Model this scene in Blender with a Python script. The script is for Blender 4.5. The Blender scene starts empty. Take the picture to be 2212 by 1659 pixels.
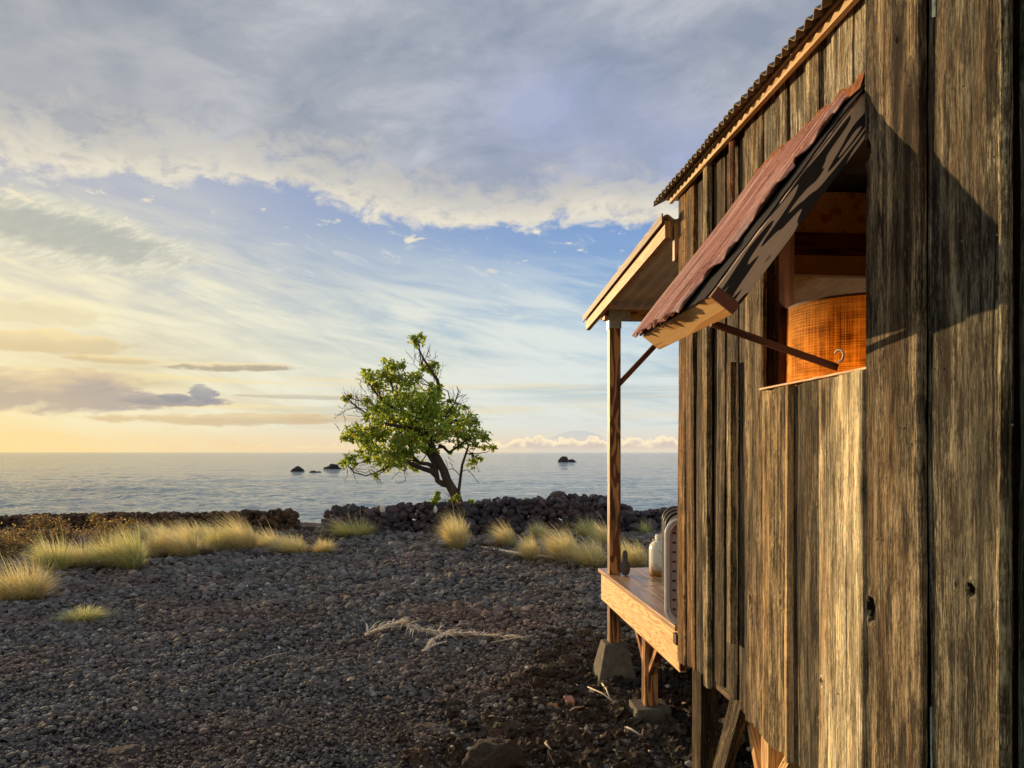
import bpy, math, random
import numpy as np
from mathutils import Vector, Matrix

R = random.Random(7)
NR = np.random.default_rng(11)
sc = bpy.context.scene
col = sc.collection

# ---------------------------------------------------------------- camera
CAMZ = 1.8
F = 1661.0            # focal length in units of a 2212 px wide frame
cam_d = bpy.data.cameras.new("camera")
cam_d.sensor_width = 36.0
cam_d.lens = 36.0 * F / 2212.0
cam_d.shift_y = (977 - 829.5) / 2212.0
cam_d.clip_start = 0.05
cam_d.clip_end = 60000
cam = bpy.data.objects.new("camera", cam_d)
cam.location = (0, 0, CAMZ)
cam.rotation_euler = (math.radians(90), 0, 0)
col.objects.link(cam)
sc.camera = cam

# ---------------------------------------------------------------- exposure
sc.view_settings.view_transform = 'Standard'
sc.view_settings.look = 'None'
sc.view_settings.exposure = 0.12
sc.view_settings.gamma = 1.0
SUN_AZ = -41.0        # degrees, left of the view direction (+Y)
SUN_EL = 6.0


def srgb(r, g, b):
    f = lambda c: (c / 255 / 12.92) if c / 255 <= 0.04045 else ((c / 255 + 0.055) / 1.055) ** 2.4
    return (f(r), f(g), f(b), 1.0)


# ---------------------------------------------------------------- node helper
class S:
    """a socket with arithmetic"""
    def __init__(s, g, o): s.g, s.o = g, o
    def __add__(s, b): return s.g.m('ADD', s, b)
    __radd__ = __add__
    def __sub__(s, b): return s.g.m('SUBTRACT', s, b)
    def __rsub__(s, b): return s.g.m('SUBTRACT', b, s)
    def __mul__(s, b): return s.g.m('MULTIPLY', s, b)
    __rmul__ = __mul__
    def __truediv__(s, b): return s.g.m('DIVIDE', s, b)


class G:
    def __init__(s, nt):
        s.nt = nt
        nt.nodes.clear()
    def n(s, t, **kw):
        nd = s.nt.nodes.new(t)
        for k, v in kw.items(): setattr(nd, k, v)
        return nd
    def put(s, sock, v):
        if isinstance(v, S): s.nt.links.new(v.o, sock)
        elif v is not None: sock.default_value = v
    def m(s, op, a, b=None, c=None, clamp=False):
        nd = s.n('ShaderNodeMath', operation=op, use_clamp=clamp)
        s.put(nd.inputs[0], a)
        if b is not None: s.put(nd.inputs[1], b)
        if c is not None: s.put(nd.inputs[2], c)
        return S(s, nd.outputs[0])
    def clamp(s, a): return s.m('ADD', a, 0.0, clamp=True)
    def smooth(s, x, a, b, lo=0.0, hi=1.0):
        nd = s.n('ShaderNodeMapRange', interpolation_type='SMOOTHSTEP')
        s.put(nd.inputs[0], x); s.put(nd.inputs[1], a); s.put(nd.inputs[2], b)
        nd.inputs[3].default_value = lo; nd.inputs[4].default_value = hi
        return S(s, nd.outputs[0])
    def lin(s, x, a, b, lo=0.0, hi=1.0):
        nd = s.n('ShaderNodeMapRange', clamp=True)
        s.put(nd.inputs[0], x); nd.inputs[1].default_value = a; nd.inputs[2].default_value = b
        nd.inputs[3].default_value = lo; nd.inputs[4].default_value = hi
        return S(s, nd.outputs[0])
    def gauss(s, x, c, w):
        d = (x - c) / w
        return s.m('EXPONENT', (d * d) * -1.0)
    def xyz(s, x, y, z=0.0):
        nd = s.n('ShaderNodeCombineXYZ')
        s.put(nd.inputs[0], x); s.put(nd.inputs[1], y); s.put(nd.inputs[2], z)
        return S(s, nd.outputs[0])
    def sep(s, v):
        nd = s.n('ShaderNodeSeparateXYZ'); s.put(nd.inputs[0], v)
        return [S(s, o) for o in nd.outputs]
    def noise(s, vec, scale=1.0, detail=4.0, rough=0.5, dist=0.0, color=False):
        nd = s.n('ShaderNodeTexNoise')
        s.put(nd.inputs['Vector'], vec); s.put(nd.inputs['Scale'], scale)
        nd.inputs['Detail'].default_value = detail; nd.inputs['Roughness'].default_value = rough
        nd.inputs['Distortion'].default_value = dist
        return S(s, nd.outputs['Color' if color else 'Fac'])
    def voro(s, vec, scale=1.0, feature='F1', out='Distance', rnd=1.0):
        nd = s.n('ShaderNodeTexVoronoi', feature=feature)
        s.put(nd.inputs['Vector'], vec); nd.inputs['Scale'].default_value = scale
        nd.inputs['Randomness'].default_value = rnd
        return S(s, nd.outputs[out])
    def mix(s, f, a, b, mode='MIX'):
        nd = s.n('ShaderNodeMix', data_type='RGBA', blend_type=mode)
        s.put(nd.inputs[0], f); s.put(nd.inputs[6], a); s.put(nd.inputs[7], b)
        return S(s, nd.outputs[2])
    def ramp(s, x, stops):
        nd = s.n('ShaderNodeValToRGB'); s.put(nd.inputs[0], x)
        el = nd.color_ramp.elements
        while len(el) < len(stops): el.new(0.5)
        for e, (p, c) in zip(el, stops): e.position = p; e.color = c
        return S(s, nd.outputs[0])
    def curve(s, x, pts):
        nd = s.n('ShaderNodeFloatCurve'); s.put(nd.inputs[1], x)
        c = nd.mapping.curves[0]
        while len(c.points) < len(pts): c.points.new(0.5, 0.5)
        for p, (a, b) in zip(c.points, pts): p.location = (a, b)
        nd.mapping.update()
        return S(s, nd.outputs[0])
    def attr(s, name):
        nd = s.n('ShaderNodeAttribute'); nd.attribute_name = name
        return S(s, nd.outputs['Color'])
    def tc(s, which):
        nd = s.n('ShaderNodeTexCoord'); return S(s, nd.outputs[which])


# ---------------------------------------------------------------- world
def build_world():
    w = bpy.data.worlds.new("World"); sc.world = w; w.use_nodes = True
    g = G(w.node_tree)
    d = g.tc('Generated')
    dx, dy, dz = g.sep(d)
    A = g.m('ARCTAN2', dx, dy) * (180 / math.pi)          # azimuth in degrees, 0 = +Y
    E = g.m('ARCSINE', g.m('MAXIMUM', g.m('MINIMUM', dz, 1.0), -1.0)) * (180 / math.pi)
    sky = g.n('ShaderNodeTexSky', sky_type='NISHITA', sun_disc=False)
    sky.sun_elevation = math.radians(SUN_EL); sky.sun_rotation = math.radians(SUN_AZ)
    sky.air_density = 1.0; sky.dust_density = 1.5; sky.ozone_density = 1.5
    nish = S(g, sky.outputs[0])

    def n2(sx, sy, seed, detail=6, rough=0.55, dist=0.0, rot=0.0):
        if rot:
            c, s_ = math.cos(math.radians(rot)), math.sin(math.radians(rot))
            u = A * c + E * s_; v = E * c - A * s_
        else: u, v = A, E
        return g.noise(g.xyz(u * sx, v * sy, seed), 1.0, detail, rough, dist)

    left = g.smooth(A, 12, -36)
    # clear sky
    grad = g.ramp(g.m('DIVIDE', E, 40, clamp=True), [
        (0.0, srgb(226, 205, 176)), (0.05, srgb(206, 202, 190)), (0.12, srgb(176, 196, 204)),
        (0.22, srgb(158, 189, 212)), (0.32, srgb(130, 166, 208)), (0.45, srgb(118, 150, 202)),
        (0.7, srgb(104, 132, 186)), (1.0, srgb(96, 120, 170))])
    c = g.mix(0.06, grad, g.mix(1.0, nish, (0.1, 0.1, 0.1, 1), 'MULTIPLY'))
    warm = left * g.m('EXPONENT', E * -0.065)
    c = g.mix(g.clamp(warm * 0.95), c, srgb(238, 214, 160))
    # high thin veil, streaks falling to the right
    st = n2(0.055, 0.34, 3.1, 7, 0.6, 0.9, rot=-9)
    st2 = n2(0.16, 0.9, 9.4, 7, 0.62, 0.7, rot=-14)
    big = n2(0.05, 0.11, 17.0, 3, 0.5, 0.3, rot=-10)
    env = g.smooth(E, 16.5, 9.0) * g.smooth(E, -1, 3) * 0.85 + g.smooth(A, -14, -26) * 0.45 * g.smooth(E, 20, 14)
    vm = g.smooth(st * 0.5 + st2 * 0.35 + big * 0.45, 0.49, 0.74) * g.clamp(env)
    vcol = g.mix(left, srgb(218, 225, 222), srgb(238, 230, 196))
    c = g.mix(g.clamp(vm * 1.05), c, vcol)
    # small fine wisps in the blue gap
    wm = g.smooth(n2(0.22, 0.8, 31.0, 8, 0.66, 1.2, rot=-16), 0.56, 0.74) * g.smooth(E, 17, 14) * g.smooth(E, 5, 9)
    c = g.mix(wm * 0.5, c, srgb(226, 224, 214))
    # darker blue grey bands low down
    bm = g.smooth(n2(0.05, 0.75, 41.0, 6, 0.55, 0.5), 0.5, 0.66) * g.smooth(E, 8.5, 5) * g.smooth(E, 1.2, 2.4)
    c = g.mix(bm * 0.55, c, g.mix(left, srgb(168, 186, 190), srgb(206, 192, 150)))
    bm2 = g.smooth(n2(0.045, 1.1, 47.0, 6, 0.55, 0.4), 0.52, 0.64) * g.smooth(E, 7.5, 5) * g.smooth(E, 1.4, 3)
    c = g.mix(bm2 * 0.6, c, g.mix(left, srgb(222, 214, 190), srgb(244, 222, 158)))
    # feathered cloud at the left: elongated, bright lower rim, grey heart
    u = (A + 31) / 9.4; v = (E - 13.8 + (A + 31) * 0.11) / 2.25
    fn = g.noise(g.xyz(A * 0.45 + E * 0.5, E * 1.5 - A * 0.4, 5.0), 1.0, 8, 0.62, 0.5)
    fib = g.noise(g.xyz(A * 0.5 + E * 0.8, E * 3.0 - A * 1.5, 8.0), 1.0, 5, 0.62, 0.5)
    rr = u * u + v * v
    fr = rr + (fn - 0.5) * 1.5
    fm = g.smooth(fr, 1.25, 0.45)
    uc = (u - 0.1) / 0.72; vc = (v - 0.05) / 0.62
    core = g.smooth(uc * uc + vc * vc + (fib - 0.5) * 0.6 + (fn - 0.5) * 1.4, 1.15, 0.25)
    fcol = g.mix(g.smooth(fib, 0.42, 0.62) * 0.4, srgb(206, 204, 186), srgb(246, 240, 218))
    fcol = g.mix(core * 0.8, fcol, srgb(166, 170, 166))
    c = g.mix(fm * 0.9, c, fcol)

    # long low clouds: list of ellipses (A, E, half width, half height, body colour, rim colour, seed)
    def blob(c, a0, e0, wa, we, body, rim, seed, rough=0.9, opac=0.95, freq=0.5, tilt=0.0):
        uu = (A - a0) / wa; vv = (E - e0 - (A - a0) * tilt) / we
        nn = g.noise(g.xyz(A * freq * 0.6, E * freq * 1.8, seed), 1.0, 7, 0.6, 0.3)
        r_ = uu * uu + vv * vv + (nn - 0.5) * rough * 4.5
        mk = g.smooth(r_, 1.15, 0.45)
        top = g.smooth(vv + (nn - 0.5) * 2.0, -0.1, 0.75)
        return g.mix(mk * opac, c, g.mix(top, body, rim))
    c = blob(c, -31.5, 9.0, 5, 0.9, srgb(220, 208, 170), srgb(246, 234, 190), 61.0, 0.9, 0.55)
    c = blob(c, -31.5, 7.0, 5.0, 0.8, srgb(206, 184, 142), srgb(242, 216, 154), 62.0, 0.9, 0.6)
    c = blob(c, -19.5, 5.95, 4.6, 0.34, srgb(176, 166, 146), srgb(238, 218, 176), 63.0, 0.5, 0.95, 0.9, 0.03)
    c = blob(c, -27.5, 6.1, 3.4, 0.3, srgb(196, 172, 134), srgb(240, 214, 160), 64.0, 0.6, 0.6)
    c = blob(c, -30.5, 3.9, 6.6, 1.5, srgb(154, 147, 157), srgb(206, 186, 162), 65.0, 0.6, 0.85)
    c = blob(c, -23.5, 3.5, 3.6, 0.42, srgb(146, 144, 154), srgb(166, 160, 158), 66.0, 0.4, 0.9, 1.2)
    c = blob(c, -23.6, 3.7, 1.1, 0.35, srgb(138, 142, 154), srgb(156, 158, 162), 67.0, 0.35, 0.9, 1.6)
    c = blob(c, -21.9, 4.1, 1.0, 0.6, srgb(142, 147, 158), srgb(172, 172, 170), 68.0, 0.8, 0.85, 1.6)
    c = blob(c, -20.0, 2.3, 9.0, 0.5, srgb(202, 178, 142), srgb(222, 196, 152), 69.0, 0.7, 0.75)
    c = blob(c, -14.0, 4.0, 6.0, 0.22, srgb(190, 182, 164), srgb(228, 216, 184), 70.0, 0.7, 0.7)

    # the big deck overhead; its lower edge as a curve of azimuth
    pts = [(-60, 17.0), (-33.7, 17.0), (-29.9, 17.0), (-25.9, 17.0), (-21.6, 17.6), (-16.9, 17.9), (-13.7, 17.3),
           (-8.8, 16.4), (-3.65, 15.7), (0, 15.3), (3.2, 15.6), (6.7, 15.7), (10, 15.6), (23, 16.5), (60, 18)]
    edge = g.curve(g.clamp((A + 60) / 120), [((a + 60) / 120, e / 40) for a, e in pts]) * 40
    e1 = n2(0.11, 0.22, 77.0, 3, 0.5, 0.2)
    e2 = n2(0.36, 0.62, 78.0, 9, 0.64, 0.35)
    s = E - edge + (e1 - 0.5) * 3.4 + (e2 - 0.5) * 5.4
    thick = g.smooth(s, 0.0, 1.3)
    soft = n2(0.06, 0.10, 80.0, 5, 0.55, 0.4, rot=12)
    soft2 = n2(0.13, 0.30, 83.0, 7, 0.6, 0.5, rot=8)
    hole = g.clamp(g.gauss(A, 4.0, 7.5) * g.gauss(E, 23.5, 4.2) * 0.95 + g.gauss(A, 13.0, 4.0) * g.gauss(E, 20.5, 2.6) * 0.9)
    body = g.ramp(g.lin(soft * 0.5 + soft2 * 0.5, 0.39, 0.62), [
        (0.0, srgb(142, 151, 168)), (0.5, srgb(163, 169, 180)), (1.0, srgb(192, 194, 202))])
    body = g.mix(g.smooth(A, -2, -32) * 0.75, body, g.ramp(g.lin(soft * 0.5 + soft2 * 0.5, 0.36, 0.64), [
        (0.0, srgb(146, 152, 162)), (1.0, srgb(180, 180, 180))]))
    body = g.mix(g.clamp(hole * (soft2 * 2.2 - 0.15)) * 0.55, body, srgb(138, 153, 196))
    rimc = g.mix(g.smooth(e2, 0.36, 0.62), srgb(204, 198, 186), srgb(240, 230, 206))
    rim = g.smooth(s + (e2 - 0.5) * 5.0 + (soft2 - 0.5) * 5, 5.0, 0.6)
    dc = g.mix(rim * 0.9, body, rimc)
    dc = g.mix(g.smooth(s, 1.1, 0.0) * 0.35, dc, srgb(250, 238, 208))
    c = g.mix(thick * 0.97, c, dc)
    # scattered scraps below the deck
    sm = g.smooth(n2(0.42, 0.9, 91.0, 8, 0.6, 0.3, rot=-5), 0.60, 0.68) * g.smooth(s, -3.2, -0.6) * g.smooth(s, 1.2, 0.2) * 0.9
    c = g.mix(sm, c, srgb(236, 224, 198))

    # far island, almost lost in the air, and the cumulus bank on the horizon
    isl = g.curve(g.clamp((A - 1.5) / 5.5), [(0, 0), (0.2, 0.18), (0.45, 0.85), (0.6, 1.0), (0.8, 0.8), (1, 0.0)]) * 0.75 + 0.85
    im = g.smooth(E - isl, 0.05, -0.02) * g.smooth(A, 1.4, 1.8) * g.smooth(A, 7.1, 6.6)
    c = g.mix(im * 0.35, c, srgb(150, 172, 196))
    c = g.mix(g.smooth(E, 2.2, 0.4) * 0.55, c, g.mix(left, srgb(226, 212, 194), srgb(240, 206, 150)))
    vb = g.voro(g.xyz(A * 1.5, E * 2.2, 2.0), 1.0, 'SMOOTH_F1')
    cn = n2(1.0, 1.6, 97.0, 8, 0.62)
    cn0 = g.noise(g.xyz(A * 0.75, 0.0, 12.0), 1.0, 3, 0.6)
    htop = 0.75 + (cn0 - 0.5) * 1.7 + g.smooth(A, -2.5, 1) * 0.35 - g.smooth(A, -4, -16) * 0.3
    sd = htop - E - vb * 0.55 + (cn - 0.5) * 0.55 + 0.22
    cm = g.smooth(sd, 0.0, 0.16) * g.smooth(E, 0.12, 0.55) * g.smooth(A, 30, 22)
    ccol = g.mix(g.smooth(sd + (cn - 0.5) * 0.9, 0.75, 0.12), srgb(206, 192, 180), g.mix(left, srgb(250, 232, 196), srgb(250, 222, 164)))
    c = g.mix(cm * (0.92 - g.smooth(A, -3, -12) * 0.45), c, ccol)
    # bright thin air round the sun
    sg = g.gauss(A, -37, 12) * g.m('EXPONENT', g.m('ABSOLUTE', E) * -0.16)
    c = g.mix(g.clamp(sg * 0.5), c, srgb(255, 222, 140))
    # below the horizon (seen only in reflections)
    c = g.mix(g.smooth(E, 0.0, -1.5), c, srgb(160, 172, 180))
    c10 = g.mix(1.0, c, (10, 10, 10, 1), 'MULTIPLY')
    bg = g.n('ShaderNodeBackground'); g.put(bg.inputs[0], c10); bg.inputs[1].default_value = 0.1
    out = g.n('ShaderNodeOutputWorld')
    w.node_tree.links.new(bg.outputs[0], out.inputs[0])
    w.cycles.sampling_method = 'MANUAL'; w.cycles.sample_map_resolution = 1024


build_world()
sun_d = bpy.data.lights.new("sun", 'SUN'); sun_d.energy = 5.0; sun_d.angle = math.radians(0.6)
sun_d.color = (1.0, 0.69, 0.35)
sun = bpy.data.objects.new("sun", sun_d)
a_, e_ = math.radians(SUN_AZ), math.radians(SUN_EL)
to_sun = Vector((math.sin(a_) * math.cos(e_), math.cos(a_) * math.cos(e_), math.sin(e_)))
sun.rotation_euler = to_sun.to_track_quat('Z', 'Y').to_euler()
sun.location = to_sun * 50
col.objects.link(sun)


# ---------------------------------------------------------------- numpy noise
def _h(ix, iy, iz, seed):
    n = (ix.astype(np.int64) * 374761393 + iy.astype(np.int64) * 668265263 + iz.astype(np.int64) * 2147483647 + seed * 974711) & 0xffffffff
    n = ((n ^ (n >> 13)) * 1274126177) & 0xffffffff
    n = ((n ^ (n >> 16)) * 2246822519) & 0xffffffff
    return ((n ^ (n >> 15)) & 0xffff) / 65535.0


def vnoise(x, y, z=None, seed=0):
    x = np.asarray(x, float); y = np.asarray(y, float) + x * 0
    z = np.zeros_like(x) if z is None else np.asarray(z, float) + x * 0
    x0, y0, z0 = np.floor(x), np.floor(y), np.floor(z)
    fx, fy, fz = x - x0, y - y0, z - z0
    fx, fy, fz = [t * t * (3 - 2 * t) for t in (fx, fy, fz)]
    r = 0
    for i in (0, 1):
        for j in (0, 1):
            for k in (0, 1):
                r = r + _h(x0 + i, y0 + j, z0 + k, seed) * (fx if i else 1 - fx) * (fy if j else 1 - fy) * (fz if k else 1 - fz)
    return r * 2 - 1


def fbm(x, y, z=None, seed=0, oct=4, gain=0.5):
    r, a, f = 0, 1.0, 1.0
    for o in range(oct):
        r = r + a * vnoise(np.asarray(x) * f, np.asarray(y) * f, None if z is None else np.asarray(z) * f, seed + o)
        a *= gain; f *= 2.03
    return r


# ---------------------------------------------------------------- mesh helper
class MB:
    def __init__(s):
        s.v = []; s.f = []; s.uv = []; s.c = []; s.n = 0
    def add(s, verts, faces, uvs=None, tone=None):
        """faces: list of index tuples; uvs: list per face of uv pairs; tone: rgb or list per face"""
        b = s.n
        s.v.extend([tuple(p) for p in verts]); s.n += len(verts)
        for i, f in enumerate(faces):
            s.f.append(tuple(b + j for j in f))
            s.uv.append(uvs[i] if uvs is not None else [(0, 0)] * len(f))
            t = tone if tone is not None else (1, 1, 1)
            s.c.append(t[i] if isinstance(t, list) else t)
    def beam(s, a, b, w, h, up=(0, 0, 1), tone=None, off=None, taper=1.0):
        """bar from a to b, w = width across, h = height along up"""
        a = Vector(a); b = Vector(b); d = (b - a); L = d.length; d.normalize()
        up = Vector(up); side = d.cross(up).normalized(); up = side.cross(d).normalized()
        o = off if off is not None else (R.random() * 20, R.random() * 20)
        vs = []
        for k, p in enumerate((a, b)):
            t = 1.0 if k == 0 else taper
            for sx, sy in ((-1, -1), (1, -1), (1, 1), (-1, 1)):
                vs.append(p + side * (sx * w / 2 * t) + up * (sy * h / 2 * t))
        fs = [(0, 1, 5, 4), (1, 2, 6, 5), (2, 3, 7, 6), (3, 0, 4, 7), (3, 2, 1, 0), (4, 5, 6, 7)]
        uv = []
        per = [0, w, w + h, 2 * w + h]
        for k in range(4):
            ww = w if k % 2 == 0 else h
            uv.append([(o[0], o[1] + per[k]), (o[0], o[1] + per[k] + ww), (o[0] + L, o[1] + per[k] + ww), (o[0] + L, o[1] + per[k])])
        e = [(o[0], o[1]), (o[0], o[1] + w), (o[0] + h * 0.1, o[1] + w), (o[0] + h * 0.1, o[1])]
        uv += [e, e]
        s.add(vs, fs, uv, tone)
    def box(s, x0, x1, y0, y1, z0, z1, tone=None, axis=2):
        """axis-aligned bar whose length runs along axis"""
        cx, cy, cz = (x0 + x1) / 2, (y0 + y1) / 2, (z0 + z1) / 2
        if axis == 2: s.beam((cx, cy, z0), (cx, cy, z1), y1 - y0, x1 - x0, (1, 0, 0), tone)
        elif axis == 1: s.beam((cx, y0, cz), (cx, y1, cz), x1 - x0, z1 - z0, (0, 0, 1), tone)
        else: s.beam((x0, cy, cz), (x1, cy, cz), y1 - y0, z1 - z0, (0, 0, 1), tone)
    def tube(s, pts, rad, k=8, tone=None, cap=True):
        pts = [Vector(p) for p in pts]
        n = len(pts); rad = rad if isinstance(rad, (list, tuple)) else [rad] * n
        vs = []; u = None; L = 0; Ls = []
        for i, p in enumerate(pts):
            d = (pts[min(i + 1, n - 1)] - pts[max(i - 1, 0)]).normalized()
            if u is None: u = d.orthogonal().normalized()
            else: u = (u - d * u.dot(d)).normalized()
            w = d.cross(u)
            for j in range(k):
                a = 2 * math.pi * j / k
                vs.append(p + (u * math.cos(a) + w * math.sin(a)) * rad[i])
            if i: L += (p - pts[i - 1]).length
            Ls.append(L)
        fs = []; uv = []
        for i in range(n - 1):
            for j in range(k):
                j2 = (j + 1) % k
                fs.append((i * k + j, i * k + j2, (i + 1) * k + j2, (i + 1) * k + j))
                c = 2 * math.pi * rad[i] / k
                uv.append([(Ls[i], j * c), (Ls[i], (j + 1) * c), (Ls[i + 1], (j + 1) * c), (Ls[i + 1], j * c)])
        if cap:
            fs += [tuple(range(k - 1, -1, -1)), tuple(range((n - 1) * k, n * k))]
            uv += [[(0, 0)] * k, [(0, 0)] * k]
        s.add(vs, fs, uv, tone)
    def lathe(s, prof, c, k=32, tone=None):
        c = Vector(c); vs = []
        for r, z in prof:
            for j in range(k):
                a = 2 * math.pi * j / k
                vs.append(c + Vector((math.cos(a) * r, math.sin(a) * r, z)))
        fs = []; uv = []
        for i in range(len(prof) - 1):
            for j in range(k):
                j2 = (j + 1) % k
                fs.append((i * k + j, i * k + j2, (i + 1) * k + j2, (i + 1) * k + j))
                uv.append([(j / k, prof[i][1]), ((j + 1) / k, prof[i][1]), ((j + 1) / k, prof[i + 1][1]), (j / k, prof[i + 1][1])])
        s.add(vs, fs, uv, tone)
    def build(s, name, mat, parent=None, smooth=False, bevel=0.0, **tags):
        me = bpy.data.meshes.new(name)
        me.from_pydata(s.v, [], s.f)
        uvl = me.uv_layers.new(name="UVMap")
        flat = [c for f in s.uv for p in f for c in p]
        uvl.data.foreach_set('uv', flat)
        ca = me.color_attributes.new(name="tone", type='FLOAT_COLOR', domain='CORNER')
        cf = []
        for f, t in zip(s.f, s.c): cf.extend(list(t[:3]) + [1.0] if False else (list(t[:3]) + [1.0]) * len(f))
        ca.data.foreach_set('color', cf)
        if smooth: me.shade_smooth()
        me.materials.append(mat)
        o = bpy.data.objects.new(name, me); col.objects.link(o)
        if parent is not None: o.parent = parent
        if bevel:
            m = o.modifiers.new('bevel', 'BEVEL'); m.width = bevel; m.segments = 2; m.limit_method = 'ANGLE'
        for k_, v_ in tags.items(): o[k_] = v_
        return o


def np_mesh(name, V, Fc, mat, parent=None, smooth=False, tone=None, **tags):
    """V (n,3), Fc (m,k) numpy arrays; tone (n,3) per vertex"""
    me = bpy.data.meshes.new(name)
    m, k = Fc.shape
    me.vertices.add(len(V)); me.vertices.foreach_set('co', np.ascontiguousarray(V, dtype=np.float32).ravel())
    me.loops.add(m * k); me.loops.foreach_set('vertex_index', np.ascontiguousarray(Fc, dtype=np.int32).ravel())
    me.polygons.add(m)
    me.polygons.foreach_set('loop_start', np.arange(0, m * k, k, dtype=np.int32))
    if smooth is False: me.polygons.foreach_set('use_smooth', np.zeros(m, dtype=bool))
    else: me.polygons.foreach_set('use_smooth', np.ones(m, dtype=bool))
    if tone is not None:
        ca = me.color_attributes.new(name="tone", type='FLOAT_COLOR', domain='POINT')
        t = np.ones((len(V), 4), dtype=np.float32); t[:, :3] = tone
        ca.data.foreach_set('color', t.ravel())
    me.update(calc_edges=True); me.validate()
    me.materials.append(mat)
    o = bpy.data.objects.new(name, me); col.objects.link(o)
    if parent is not None: o.parent = parent
    for k_, v_ in tags.items(): o[k_] = v_
    return o


def empty(name, loc=(0, 0, 0), rz=0.0, **tags):
    o = bpy.data.objects.new(name, None); col.objects.link(o)
    o.location = loc; o.rotation_euler = (0, 0, rz); o.empty_display_size = 0.2
    for k_, v_ in tags.items(): o[k_] = v_
    return o


# ---------------------------------------------------------------- materials
def mat(name):
    m = bpy.data.materials.new(name); m.use_nodes = True
    g = G(m.node_tree)
    p = g.n('ShaderNodeBsdfPrincipled')
    o = g.n('ShaderNodeOutputMaterial')
    m.node_tree.links.new(p.outputs[0], o.inputs[0])
    g.p = p; g.out = o
    return m, g


def bump(g, h, dist=0.003, strength=1.0):
    b = g.n('ShaderNodeBump'); b.inputs['Distance'].default_value = dist; b.inputs['Strength'].default_value = strength
    g.put(b.inputs['Height'], h)
    g.nt.links.new(b.outputs[0], g.p.inputs['Normal'])


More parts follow.
